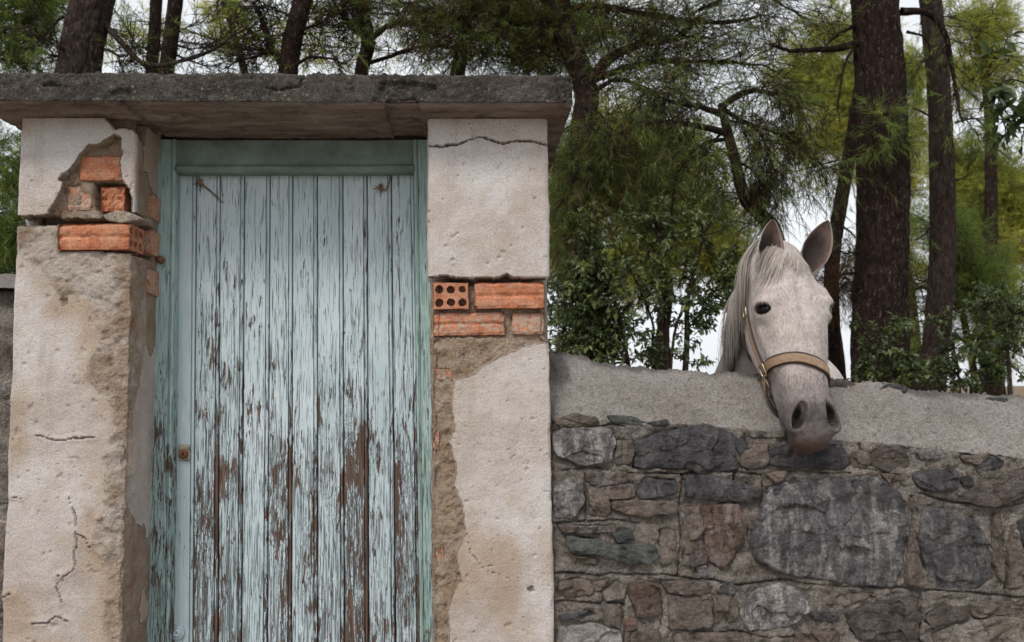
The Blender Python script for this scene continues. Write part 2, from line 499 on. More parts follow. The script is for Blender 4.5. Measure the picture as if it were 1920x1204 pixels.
M_PL, M_SL, M_MO, M_CO, M_ST, M_BR = m_plaster(), m_slab(), m_mortar(), m_coping(), m_stone(), m_brick()
M_PAINT = m_paint('pale_blue_paint', (0.36, 0.465, 0.50), (0.51, 0.595, 0.65))
M_FRAME = m_paint('sea_green_paint', (0.235, 0.36, 0.35), (0.33, 0.455, 0.45))
M_RUST = m_simple('rust', [(0.3, (0.06, 0.03, 0.02)), (0.5, (0.16, 0.075, 0.04)), (0.7, (0.28, 0.14, 0.07))], 60, 0.85)
M_DARKWOOD = m_simple('old_dark_wood', [(0.3, (0.03, 0.02, 0.015)), (0.7, (0.08, 0.055, 0.04))], 40, 0.9)

# ------------------------------------------------------------------ ground
GS = 0.06                         # the lane falls gently to the right
def zg(x, y):
    x = np.asarray(x, float); y = np.asarray(y, float)
    r = np.hypot(x, y - 3)
    return -GS * np.clip(x, -7, 7) * sstep(40, 10, r) + 0.05 * fbm(x * 0.5, y * 0.5, o=3, seed=5) * sstep(60, 10, r) * sstep(0.0, 2.0, np.abs(y - 2.6))
def build_ground():
    g = np.concatenate([-np.geomspace(900, 12, 16), np.arange(-11, 11.01, 0.25), np.geomspace(12, 900, 16)])
    gy = g + 3
    X, Y = np.meshgrid(g, gy, indexing='ij')
    Z = zg(X, Y) + 0.012 * fbm(X * 4, Y * 4, o=3, seed=9) * (np.hypot(X, Y - 3) < 9)
    k = MB('pine_litter_soil')
    n = k.noise(3.0, 6, 0.65); n2 = k.noise(35.0, 6, 0.7)
    col = k.ramp(n, [(0.3, (0.10, 0.07, 0.045)), (0.5, (0.17, 0.125, 0.085)), (0.7, (0.21, 0.17, 0.12))])
    col = k.mix(k.mr(n2, 0.5, 0.7, 0, 0.6), col, (0.07, 0.045, 0.028))
    m = k.fin(col, 0.95, k.bump(n2, 0.8, 0.03), 0.1)
    o = mk('ground', np.stack([X, Y, Z], -1), gridf(len(g), len(g)), m)
    tag(o, kind='structure')
build_ground()
def build_lane():
    xs = np.concatenate([-np.geomspace(40, 4, 12), np.arange(-3.6, 3.7, 0.2), np.geomspace(4, 40, 12)]); ys = np.linspace(-5, 2.42, 40)
    X, Y = np.meshgrid(xs, ys, indexing='ij')
    Z = zg(X, Y) + 0.016 + 0.012 * fbm(X * 4, Y * 4, o=3, seed=9) * (np.hypot(X, Y - 3) < 9) + 0.004 * fbm(X * 9, Y * 9, o=3, seed=19)
    k = MB('pale_lane_dirt')  # unseen lane sheet, kept pale to bounce light up under the slab
    col = k.ramp(k.noise(5, 6, 0.65), [(0.3, (0.30, 0.255, 0.205)), (0.5, (0.38, 0.335, 0.28)), (0.7, (0.45, 0.41, 0.355))])
    tag(mk('lane', np.stack([X, Y, Z], -1), gridf(len(xs), len(ys)), k.fin(col, 0.95, k.bump(k.noise(60, 6, 0.7), 0.8, 0.02), 0.1)), kind='structure')
build_lane()

# ------------------------------------------------------------------ gateway geometry
D = 2.45                          # front plane of the pillars
YS = 2.328                        # front face of the slab
YF = 2.635                        # front of the door frame
YW = 2.485                        # face of the stone wall
ZSOF = float(at(900, 222, D)[2])  # underside of the slab

def hsheet_pillar(parent, name, x0, x1, y1, z0, z1, hfun, r=0.009, fine=(0.0036, 0.0036), seed=0):
    """closed pillar skin: rounded rectangle path, displaced outward by hfun(U, Z)"""
    pts = []                      # x, y, nx, ny, U
    def line(ax, ay, bx, by, nx, ny, ds, ufun):
        L = math.hypot(bx - ax, by - ay); n = max(2, int(L / ds))
        for i in range(n):
            t = i / n
            pts.append((ax + (bx - ax) * t, ay + (by - ay) * t, nx, ny, ufun(ax + (bx - ax) * t, ay + (by - ay) * t)))
    def arc(cx, cy, a0, a1, u0, u1, n=4):
        for i in range(n):
            t = i / n; a = a0 + (a1 - a0) * t
            pts.append((cx + r * math.cos(a), cy + r * math.sin(a), math.cos(a), math.sin(a), u0 + (u1 - u0) * t))
    y0 = D
    line(x0, y1, x0, y0 + r, -1, 0, 0.012, lambda x, y: x0 - (y - y0))
    arc(x0 + r, y0 + r, math.pi, 1.5 * math.pi, x0 - r, x0 + r)
    line(x0 + r, y0, x1 - r, y0, 0, -1, fine[0], lambda x, y: x)
    arc(x1 - r, y0 + r, 1.5 * math.pi, 2 * math.pi, x1 - r, x1 + r)
    line(x1, y0 + r, x1, y1, 1, 0, 0.005, lambda x, y: x1 + (y - y0))
    line(x1, y1, x0, y1, 0, 1, 0.03, lambda x, y: x1 + (y1 - y0) + (x1 - x))
    pts = np.array(pts)
    zs = np.concatenate([np.arange(z0, 0.68, 0.02), np.arange(0.68, z1, fine[1]), [z1]])
    U, Z = np.meshgrid(pts[:, 4], zs, indexing='ij')
    h, attrs = hfun(U, Z)
    V = np.stack([pts[:, 0][:, None] + pts[:, 2][:, None] * h, pts[:, 1][:, None] + pts[:, 3][:, None] * h, Z], -1)
    return mk(name, V, gridf(len(pts), len(zs), True), M_PL, parent, True, {k: np.broadcast_to(a, U.shape) for k, a in attrs.items()})

def jag(U, Z, a, s=60, seed=0):
    return a * fbm(U * s, Z * s, o=4, seed=seed)

def brick(parent, c, sx, sy, sz, rotz=0.0, holes=None, groove=True, mortar=0.0, tilt=0.0, label=None, broken=0.0, seed=0):
    """hollow clay brick, centre c, sizes; holes: '-y' or '+x' face pierced by 2 x 3 bores"""
    rs = np.random.RandomState(seed + 3)
    V, F = [], []
    def add(vs, fs):
        b = len(V); V.extend(vs); F.extend([tuple(b + i for i in f) for f in fs])
    hx, hy, hz = sx / 2, sy / 2, sz / 2
    def face_plain(o, eu, ev, n, nu, nv, hfun):
        """displaced face grid centred o, half axes eu ev"""
        us = np.linspace(-1, 1, nu); vs = np.linspace(-1, 1, nv)
        b = len(V)
        for u in us:
            for v in vs:
                p = np.array(o) + np.array(eu) * u + np.array(ev) * v + np.array(n) * hfun(u, v)
                V.append(tuple(p))
        for i in range(nu - 1):
            for j in range(nv - 1):
                F.append((b + i * nv + j, b + (i + 1) * nv + j, b + (i + 1) * nv + j + 1, b + i * nv + j + 1))
    def gro(u, v):
        g = -0.0045 * math.exp(-((v - 0.02) / 0.07) ** 2) if groove else 0.0
        e = -0.0025 * (max(0, abs(u) - 0.93) / 0.07 + max(0, abs(v) - 0.88) / 0.12)
        b = 0.0
        if broken: b = -abs(broken * float(fbm(u * 2.2 + seed, v * 2.2, o=4, seed=seed)))
        b -= 0.006 * max(0.0, float(fbm(u * 1.7 + 3 * seed, v * 1.1, o=4, seed=seed + 5)) - 0.35)
        e *= 1.0 + 1.8 * max(0.0, float(fbm(u * 4 + seed, v * 3, o=3, seed=seed + 8)))
        return g + e + b
    def face_holes(o, eu, ev, n, asp):
        nu, nv = 3, 2
        for i in range(nu):
            for j in range(nv):
                cu = (-1 + (2 * i + 1) / nu); cv = (-1 + (2 * j + 1) / nv)
                du, dv = 1 / nu, 1 / nv
                lu, lv = np.linalg.norm(eu), np.linalg.norm(ev)
                rr = min(du * lu, dv * lv) * (0.66 + 0.1 * rs.rand())
                K = 16
                ring, ringin, sq = [], [], []
                for q in range(K):
                    a = 2 * math.pi * q / K + math.pi / 4
                    ca, sa = math.cos(a), math.sin(a)
                    m = max(abs(ca), abs(sa))
                    sq.append(np.array(o) + np.array(eu) * (cu + du * ca / m) + np.array(ev) * (cv + dv * sa / m))
                    pr = np.array(o) + np.array(eu) * (cu + rr / lu * ca) + np.array(ev) * (cv + rr / lv * sa)
                    ring.append(pr); ringin.append(pr - np.array(n) * 0.055)
                vs = sq + ring + ringin + [np.array(o) + np.array(eu) * cu + np.array(ev) * cv - np.array(n) * 0.055]
                fs = []
                for q in range(K):
                    q2 = (q + 1) % K
                    fs += [(q, q2, K + q2, K + q), (K + q, K + q2, 2 * K + q2, 2 * K + q), (2 * K + q, 2 * K + q2, 3 * K)]
                add([tuple(v) for v in vs], fs)
    fr = ((0, -hy, 0), (hx, 0, 0), (0, 0, hz), (0, -1, 0))
    if holes == '-y': face_holes(*fr, 1)
    else: face_plain(*fr, 15, 9, gro)
    rt = ((hx, 0, 0), (0, hy, 0), (0, 0, hz), (1, 0, 0))
    if holes == '+x': face_holes(*rt, 1)
    else: face_plain(*rt, 5, 5, lambda u, v: 0.0)
    z0 = lambda u, v: 0.0
    face_plain((-hx, 0, 0), (0, -hy, 0), (0, 0, hz), (-1, 0, 0), 3, 3, z0)
    face_plain((0, 0, hz), (hx, 0, 0), (0, hy, 0), (0, 0, 1), 8, 3, z0)
    face_plain((0, 0, -hz), (-hx, 0, 0), (0, hy, 0), (0, 0, -1), 8, 3, z0)
    face_plain((0, hy, 0), (-hx, 0, 0), (0, 0, hz), (0, 1, 0), 3, 3, z0)
    V = np.array(V)
    V += np.stack([fbm(V[:, 0] * 40 + seed, V[:, 1] * 40, V[:, 2] * 40, o=3, seed=seed + q) for q in range(3)], -1) * 0.0022
    Rm = np.array(Matrix.Rotation(rotz, 3, 'Z') @ Matrix.Rotation(tilt, 3, 'Y'))
    V = V @ Rm.T + np.array(c)
    q4 = [f for f in F if len(f) == 4]; q3 = [f for f in F if len(f) == 3]
    o = mk('brick', V, [q4, q3] if q3 else [q4], M_BR, parent, False)
    o['mortar'] = float(mortar)
    if label: o['label'] = label
    return o

def flat_stone(parent, poly, Y, depth, col, eff=0.0, name='stone', bulge=0.012, proud=0.004, seed=0, lab=None, lay=0.0):
    """one stone of a wall from its outline (pixels) on the plane y = Y: rings from the buried rim to the face"""
    P = np.array(xz(poly, Y))
    # dense outline
    L = np.linalg.norm(np.roll(P, -1, 0) - P, axis=1); per = L.sum()
    n = int(np.clip(per / 0.006, 36, 220))
    s = np.concatenate([[0], np.cumsum(L)]); Q = np.vstack([P, P[:1]])
    t = np.linspace(0, per, n, endpoint=False)
    O = np.stack([np.interp(t, s, Q[:, 0]), np.interp(t, s, Q[:, 1])], -1)
    for _ in range(2): O = 0.25 * np.roll(O, 1, 0) + 0.5 * O + 0.25 * np.roll(O, -1, 0)
    O += np.stack([fbm(O[:, 0] * 45, O[:, 1] * 45, seed=seed, o=3), fbm(O[:, 0] * 45, O[:, 1] * 45, seed=seed + 50, o=3)], -1) * 0.0035
    c = O.mean(0)
    nr_ = int(np.clip(math.sqrt(abs(np.ptp(P[:, 0]) * np.ptp(P[:, 1]))) / 0.009, 8, 26))
    inn = np.linspace(0.95, 0.08, nr_)
    sc = [1.03, 1.01, 0.99, 0.975] + list(inn)
    ys = [-0.05, -0.012, 0.1, 0.55] + list(np.interp(inn, [0.08, 0.75, 0.95], [1.0, 0.97, 0.8]))
    rings = []
    size = math.sqrt(abs(P[:, 0].ptp() * P[:, 1].ptp())) if hasattr(P, 'ptp') else math.sqrt(abs(np.ptp(P[:, 0]) * np.ptp(P[:, 1])))
    rs = np.random.RandomState(seed)
    tl = rs.normal(0, 0.05, 2)
    for a, y in zip(sc, ys):
        R = c + (O - c) * a
        if y < 0: h = np.full(n, y if y < -0.02 else -0.012)
        else:
            h = proud + bulge * y
            w = min(1.0, y * 1.2)
            x_, z_ = R[:, 0], R[:, 1]
            wx = x_ + 0.012 * fbm(x_ * 18, z_ * 18, seed=seed + 3, o=3); wz = z_ + 0.012 * fbm(x_ * 18 + 5, z_ * 18, seed=seed + 4, o=3)
            f1, rn = cell(wx * 11, wz * 15, seed + 9)           # broken facets
            f2, r2 = cell(wx * 30, wz * 38, seed + 11)
            fac = (rn - 0.5) * 0.016 + (r2 - 0.5) * 0.0055
            ridge = np.abs(fbm(x_ * 8, z_ * 8, seed=seed + 9, o=5))
            terr = fbm(x_ * 5 + 2, z_ * 14, seed=seed + 21, o=4); terr = np.round(terr * 4) / 4 * 0.7 + terr * 0.3
            h = h + w * (fac + 0.012 * (0.35 - ridge) + (0.004 + lay) * terr + 0.004 * fbm(x_ * 40, z_ * 40, seed=seed + 33, o=4, g=0.6) + tl[0] * (x_ - c[0]) + tl[1] * (z_ - c[1])) * min(1.0, 0.35 + size / 0.12)
        rings.append(np.stack([R[:, 0], Y - h, R[:, 1]], -1))
    V = np.stack(rings, 1)        # n x rings
    nr = len(sc)
    ctr = V[:, -1].mean(0)
    VV = np.vstack([V.reshape(-1, 3), ctr])
    F4 = gridf(n, nr, True)
    ci = len(VV) - 1
    i = np.arange(n)
    F3 = np.stack([i * nr + nr - 1, ((i + 1) % n) * nr + nr - 1, np.full(n, ci)], -1)
    o = mk(name, VV, [F4, F3], M_ST, parent, True)
    o.color = (*col, 1.0)
    o['eff'] = float(eff)
    if lab: o['label'] = lab
    return o

# ------------------------------------------------------------------ left pillar
def build_left_pillar():
    x0 = float(at(36, 300, D)[0]); x1 = float(at(249, 500, D)[0])
    th = thing('gate_pillar', ((x0 + x1) / 2, D + 0.25, float(zg((x0 + x1) / 2, D))), 'crumbling plastered gate pillar left of the blue door, hole showing a broken brick', 'pillar')
    px = lambda pts: xz(pts, D)
    gap = px([(0, 404), (60, 405), (95, 402), (112, 409), (190, 402), (300, 396), (330, 421), (262, 421), (110, 419), (80, 421), (0, 424)])
    bslot = px([(108, 412), (345, 408), (345, 476), (262, 476), (180, 470), (108, 469)])
    lost = px([(112, 336), (138, 312), (150, 290), (166, 275), (191, 268), (215, 255), (227, 260), (228, 292), (222, 303), (226, 337), (234, 343), (242, 356), (245, 376), (246, 394), (250, 408), (195, 412), (136, 405), (104, 410), (92, 395), (112, 360), (121, 340)])
    hole = px([(170, 338), (224, 338), (234, 346), (241, 366), (242, 391), (228, 400), (188, 398), (170, 388)])
    raw = px([(30, 424), (110, 422), (112, 470), (262, 476), (300, 480), (300, 640), (290, 700), (262, 760), (262, 1230), (206, 1230), (196, 1150), (208, 1080), (172, 1010), (205, 930), (190, 860), (222, 800), (205, 740), (165, 705), (188, 640), (165, 560), (110, 545), (70, 500), (24, 470)])
    topchip = px([(195, 215), (300, 215), (300, 262), (262, 252), (240, 240), (215, 240)])
    pit = px([(112, 560), (124, 556), (126, 570), (116, 574)])
    cracks = [px([(65, 815), (92, 823), (116, 829), (140, 822), (178, 820)]),
              px([(130, 932), (142, 965), (143, 1020), (138, 1068), (120, 1080), (108, 1078)]),
              px([(60, 1170), (92, 1168), (108, 1155), (130, 1166)]), 
              px([(0, 1118), (28, 1114)]), px([(112, 1078), (104, 1100), (116, 1130)]), px([(143, 1000), (162, 1012), (170, 1030)]), px([(20, 930), (40, 934)])]
    def hf(U, Z):
        j = jag(U, Z, 0.005, 42, 1)
        h = 0.0016 * fbm(U * 30, Z * 30, o=4, seed=2) + 0.004 * fbm(U * 5, Z * 5, o=3, seed=3)
        mort = np.zeros_like(U); deep = np.zeros_like(U)
        dr = sdpoly(U, Z, raw) + j * 1.6
        mr_ = sstep(0.012, -0.01, dr)
        rough = fbm(U * 38, Z * 38, o=5, seed=5, g=0.6)
        h = h + mr_ * (-0.003 + 0.0075 * rough)
        mort = np.maximum(mort, mr_ * (0.35 + 0.55 * sstep(-0.1, 0.4, fbm(U * 9, Z * 9, o=4, seed=6))))
        # crumbled arris
        ar = sstep(0.055, 0.0, np.abs(U - x1)) * (Z < at(200, 474, D)[2])
        h = h - ar * (0.007 + 0.016 * np.clip(fbm(U * 14, Z * 12, o=4, seed=7) + 0.25, 0, 1.2))
        mort = np.maximum(mort, sstep(0.03, 0.012, np.abs(U - x1)) * 0.8 * (Z < at(200, 474, D)[2]))
        side = (U > x1 + 0.02)
        mort = np.where(side & (fbm(U * 7, Z * 4, o=4, seed=8) > 0.05), np.maximum(mort, 0.75), mort)
        d = sdpoly(U, Z, lost) + j * 0.6
        m = d < 0
        back = -0.020 + 0.008 * rough - 0.004
        h = np.where(m, np.minimum(h, back), h); mort = np.where(d < 0.003, 1.0, mort)
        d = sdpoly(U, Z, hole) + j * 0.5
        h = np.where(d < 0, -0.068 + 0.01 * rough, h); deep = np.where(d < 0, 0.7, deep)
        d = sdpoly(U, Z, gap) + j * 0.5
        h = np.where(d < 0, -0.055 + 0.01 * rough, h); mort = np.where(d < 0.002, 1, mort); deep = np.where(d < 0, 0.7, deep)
        d = sdpoly(U, Z, bslot) + j * 0.2
        h = np.where(d < 0, -0.060 + 0.006 * rough, h); mort = np.where(d < 0.004, 1, mort)
        d = sdpoly(U, Z, topchip) + j
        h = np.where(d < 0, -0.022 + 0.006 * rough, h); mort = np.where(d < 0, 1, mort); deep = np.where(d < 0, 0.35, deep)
        d = sdpoly(U, Z, pit) + j * 0.4
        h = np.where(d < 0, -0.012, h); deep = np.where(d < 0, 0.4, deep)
        for i, c in enumerate(cracks):
            d = sdline(U + jag(U, Z, 0.004, 40, 30 + i), Z + jag(U, Z, 0.004, 40, 60 + i), c)
            wd = (0.0016 if i in (0, 1, 2) else 0.0009) + 0.0010 * fbm(U * 30, Z * 30, o=2, seed=i)
            m = d < wd
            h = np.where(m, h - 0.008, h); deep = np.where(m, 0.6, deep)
            h = h + 0.003 * sstep(0.02, 0.0, d) * (~m)
        pk = fbm(U * 55, Z * 55, o=2, seed=44)
        h = np.where(pk > 1.02, h - 0.004, h)
        stain = 0.75 * sstep(0.10, 0.6, fbm(U * 4.5 + 1, Z * 3.5, o=4, seed=12)) + 0.5 * sstep(0.09, 0.0, np.abs(dr)) * (dr > 0)
        return h, {'mortar': mort, 'deep': deep, 'stain': np.clip(stain, 0, 0.85)}
    hsheet_pillar(th, 'plaster', x0, x1, D + 0.52, -0.25, ZSOF - 0.003, hf)
    def bk(a, b, c, d, y, dy, **kw):      # px box on plane y
        p = at(a, b, y); q = at(c, d, y)
        return brick(th, ((p[0] + q[0]) / 2, y + dy / 2, (p[2] + q[2]) / 2), q[0] - p[0], dy, p[2] - q[2], **kw)
    bk(149, 293, 229, 338, D + 0.016, 0.08, seed=1, mortar=-0.02)
    bk(190, 350, 233, 396, D + 0.024, 0.05, seed=2, broken=0.012, groove=False, label='broken orange brick stub inside the hole')
    bk(126, 346, 171, 394, D + 0.0215, 0.06, seed=3, mortar=0.20, groove=False, broken=0.008)
    bk(110, 420, 243, 467, D - 0.008, 0.10, seed=4, mortar=0.04, holes='+x', rotz=-0.04)
    # bricks of the door reveal
    for i, (pa, pb) in enumerate([(0.155, 2.10), (0.16, 1.985), (0.155, 1.86)]):
        brick(th, (x1 - 0.022, D + pa, pb), 0.06, 0.10, 0.075, seed=20 + i, mortar=0.17)
    flat_stone(th, [(138, 402), (168, 398), (188, 403), (186, 411), (150, 411)], D, 0.03, (0.42, 0.36, 0.29), 0.3, 'stone', 0.01, -0.008, 71)
    flat_stone(th, [(194, 400), (222, 394), (258, 402), (270, 414), (240, 420), (198, 414)], D, 0.03, (0.45, 0.38, 0.30), 0.3, 'stone', 0.012, -0.004, 72)
build_left_pillar()

# ------------------------------------------------------------------ right pillar
def build_right_pillar():
    x0 = float(at(805, 400, D)[0]); x1 = float(at(1026, 400, D)[0])
    th = thing('gate_pillar', ((x0 + x1) / 2, D + 0.25, float(zg((x0 + x1) / 2, D))), 'plastered gate pillar between the blue door and the stone wall, two rows of bricks bared', 'pillar')
    px = lambda pts: xz(pts, D)
    crack = px([(795, 273), (830, 274), (855, 272), (872, 266), (880, 261), (905, 258), (925, 264), (942, 271), (965, 264), (995, 266), (1035, 273)])
    gap = px([(780, 516), (812, 520), (830, 516), (860, 521), (890, 525), (935, 521), (950, 514), (962, 520), (990, 523), (1045, 520), (1045, 533), (780, 533)])
    bz = px([(780, 522), (1045, 522), (1045, 636), (1010, 640), (940, 632), (780, 634)])
    raw = px([(780, 628), (1035, 628), (1030, 640), (1005, 642), (985, 646), (958, 660), (935, 668), (912, 682), (896, 696), (880, 706), (852, 712), (846, 760), (852, 800), (842, 830), (856, 880), (848, 910), (866, 945), (872, 1000), (852, 1040), (862, 1080), (842, 1130), (838, 1230), (780, 1230)])
    pit = px([(988, 1103), (998, 1100), (1003, 1108), (994, 1113)])
    cracks = [px([(876, 1000), (880, 1035), (905, 1062), (925, 1060)]),
              px([(828, 268), (838, 256), (856, 250)]), px([(876, 215), (888, 262)]), px([(910, 1068), (940, 1080), (975, 1085)])]
    def hf(U, Z):
        j = jag(U, Z, 0.004, 42, 101)
        h = 0.0016 * fbm(U * 32, Z * 32, o=4, seed=102) + 0.003 * fbm(U * 5, Z * 5, o=3, seed=103)
        mort = np.zeros_like(U); deep = np.zeros_like(U)
        rough = fbm(U * 38, Z * 38, o=5, seed=105, g=0.6)
        up = Z > at(900, 520, D)[2]
        h = h + np.where(up, 0.006, 0.0)
        dr = sdpoly(U, Z, raw) + j
        m = sstep(0.0015, -0.0025, dr)
        h = h * (1 - m) + m * (-0.013 + 0.009 * rough)
        mort = np.maximum(mort, sstep(0.004, -0.003, dr))
        d = sdpoly(U, Z, bz) + j * 0.4
        h = np.where(d < 0, -0.024 + 0.007 * rough, h); mort = np.where(d < 0, 1, mort)
        d = sdpoly(U, Z, gap) + j * 0.4
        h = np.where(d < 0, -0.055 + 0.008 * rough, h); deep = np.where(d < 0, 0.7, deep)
        d = sdpoly(U, Z, pit) + j * 0.4
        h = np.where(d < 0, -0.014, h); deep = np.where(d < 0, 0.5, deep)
        d = sdline(U, Z + jag(U, Z, 0.003, 60, 9), crack)
        mm = d < 0.0024 + 0.0012 * fbm(U * 40, Z * 10, o=2, seed=4)
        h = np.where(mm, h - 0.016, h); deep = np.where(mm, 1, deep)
        for i, c in enumerate(cracks):
            d = sdline(U + jag(U, Z, 0.004, 40, 130 + i), Z + jag(U, Z, 0.004, 40, 160 + i), c)
            mm = d < 0.0009 + 0.0008 * fbm(U * 25, Z * 25, o=2, seed=i)
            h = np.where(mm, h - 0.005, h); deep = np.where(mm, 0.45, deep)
        # chipped right arris at the bottom
        ar = sstep(0.012, 0.0, np.abs(U - x1))
        h = h - ar * 0.012 * np.clip(fbm(U * 0 + 3, Z * 16, o=4, seed=107), 0, 1) * (~up)
        pk = fbm(U * 55, Z * 55, o=2, seed=144)
        h = np.where(pk > 1.05, h - 0.004, h)
        stain = 0.7 * sstep(0.10, 0.7, fbm(U * 5 + 4, Z * 3.0, o=4, seed=112)) + 0.35 * sstep(0.08, 0.0, np.abs(dr)) * (dr > 0)
        return h, {'mortar': mort, 'deep': deep, 'stain': np.clip(stain * np.where(up, 0.35, 1.0), 0, 0.8)}
    hsheet_pillar(th, 'plaster', x0, x1, D + 0.52, -0.25, ZSOF - 0.003, hf)
    def bk(a, b, c, d, y, dy, **kw):
        p = at(a, b, y); q = at(c, d, y)
        return brick(th, ((p[0] + q[0]) / 2, y + dy / 2, (p[2] + q[2]) / 2), q[0] - p[0], dy, p[2] - q[2], **kw)
    bk(813, 531, 878, 579, D - 0.002, 0.12, holes='-y', seed=5, label='pierced brick end with six round holes')
    bk(889, 530, 1021, 577, D - 0.004, 0.09, seed=6, mortar=0.0)
    bk(813, 587, 946, 628, D + 0.012, 0.09, seed=7, mortar=0.13)
    bk(960, 588, 1021, 626, D + 0.014, 0.09, seed=8, mortar=0.19, groove=False, label='brick end smeared with mortar')
    for i, (a, b, c, d) in enumerate([(814, 690, 846, 712), (811, 805, 824, 846), (815, 918, 828, 950), (816, 1020, 832, 1062)]):
        bk(a, b, c, d, D + 0.0125, 0.05, seed=40 + i, mortar=0.17, groove=False, broken=0.006)
build_right_pillar()

# ------------------------------------------------------------------ slab over the gate
def build_slab():
    xl = float(at(-54, 195, YS)[0]); xr = float(at(1073, 195, YS)[0])
    zt = float(at(540, 138, YS)[2]); zb = ZSOF
    yb = 3.05
    us = np.arange(xl, xr + 0.001, 0.0045)
    prof = []                     # y, z, ny, nz, under
    def seg(a, b, n, ds, und, fin=False):
        L = math.hypot(b[0] - a[0], b[1] - a[1]); k = max(2, int(L / ds))
        for i in range(k):
            t = i / k; prof.append((a[0] + (b[0] - a[0]) * t, a[1] + (b[1] - a[1]) * t, n[0], n[1], und))
    e = 0.006
    seg((YS, zb + e), (YS, zt - e), (-1, 0), 0.0045, 0)
    seg((YS, zt - e), (YS + e, zt), (-0.7, 0.7), 0.004, 0)
    seg((YS + e, zt), (yb, zt), (0, 1), 0.02, 0)
    seg((yb, zt), (yb, zb), (1, 0), 0.03, 0)
    seg((yb, zb), (YS + 0.022, zb), (0, -1), 0.008, 1)
    seg((YS + 0.022, zb), (YS, zb + e), (-0.2, -0.9), 0.004, 1)
    prof = np.array(prof)
    X = us[:, None] + 0 * prof[:, 0][None]; Y = X * 0 + prof[:, 0]; Z = X * 0 + prof[:, 1]
    T = prof[:, 0] + prof[:, 1]   # unwrapped-ish
    h = 0.005 * fbm(X * 26, Y * 26, Z * 26, o=5, seed=201, g=0.62)
    f1, rn = cell(X * 95, (Z + Y) * 95, 202)
    h = h + 0.0035 * sstep(0.5, 0.1, f1) * (rn > 0.55) * (prof[:, 4] < 0.5)
    f2, r2 = cell(X * 40, (Z + Y) * 40, 203)
    h = h + 0.006 * sstep(0.42, 0.05, f2) * (r2 > 0.86) * (prof[:, 4] < 0.5)
    # right end washed out to pebbles
    endm = sstep(xr - 0.09, xr - 0.02, X)
    h = h + endm * (0.007 * sstep(0.55, 0.1, f1) - 0.004)
    h = h - 0.010 * (fbm(X * 5, Z * 20, o=3, seed=205) > 0.75)
    und = np.broadcast_to(prof[:, 4], X.shape)
    # drip line and board marks of the soffit
    gl = np.exp(-((Y - (D - 0.018) - 0.004 * fbm(X * 6, X * 0, o=3, seed=7)) / 0.006) ** 2) * und
    h = h - 0.009 * gl + und * 0.003 * fbm(X * 3, Y * 40, o=4, seed=207)
    # crack on the face
    ck = xz([(500, 166), (520, 168), (545, 165), (562, 160), (566, 148), (574, 138)], YS)
    d = sdline(X + jag(X, Z, 0.003, 50, 3), Z + jag(X, Z, 0.003, 50, 4), ck)
    h = np.where((d < 0.003) & (Y < YS + 0.03), h - 0.010, h)
    V = np.stack([X, Y + prof[:, 2] * h, Z + prof[:, 3] * h], -1)
    nu, nv = len(us), len(prof)
    F = gridf(nv, nu, True).reshape(-1, 4)
    V2 = V.transpose(1, 0, 2).reshape(-1, 3)
    und2 = und.T.ravel()
    cl, cr = len(V2), len(V2) + 1
    V2 = np.vstack([V2, V[0].mean(0) , V[-1].mean(0)])
    i = np.arange(nv); i2 = (i + 1) % nv
    F3 = np.vstack([np.stack([i * nu, i2 * nu, np.full(nv, cl)], -1), np.stack([i2 * nu + nu - 1, i * nu + nu - 1, np.full(nv, cr)], -1)])
    o = mk('lintel_slab', V2, [F, F3], M_SL, None, True, {'under': np.concatenate([und2, [0, 0]])})
    tag(o, 'heavy grey lichen-spotted concrete slab across the top of the gateway', 'lintel')
    # the beam end above the frame, behind the slab's soffit
build_slab()

# ------------------------------------------------------------------ door frame and door
YL = YF + 0.045                   # face of the door boards
def prism(name, a_top, a_bot, b_top, b_bot, prof, mat, parent, z_extra=0):
    pass

def strip(name, P0, P1, sec, mat, parent, n=2, wear=0.3, closed=True, edge=None):
    """loft a section list [(dx, dy)] (metres, right / depth) from point P0 to P1 with width scale per end: sec(t)->list"""
    ts = np.linspace(0, 1, n)
    rows = []
    for t in ts:
        rows.append([np.array(P0) * (1 - t) + np.array(P1) * t + np.array(q) for q in sec(t)])
    V = np.array(rows)            # n x k x 3
    k = V.shape[1]
    F = gridf(k, n, closed)
    VV = V.transpose(1, 0, 2).reshape(-1, 3)
    caps = [np.array([[i * n for i in range(k)]]), np.array([[i * n + n - 1 for i in range(k)][::-1]])]
    if edge is None: edge = np.zeros(k)
    o = mk(name, VV, [F] + caps, mat, parent, False, {'edge': np.repeat(np.asarray(edge, float), n)})
    o['wear'] = float(wear)
    return o

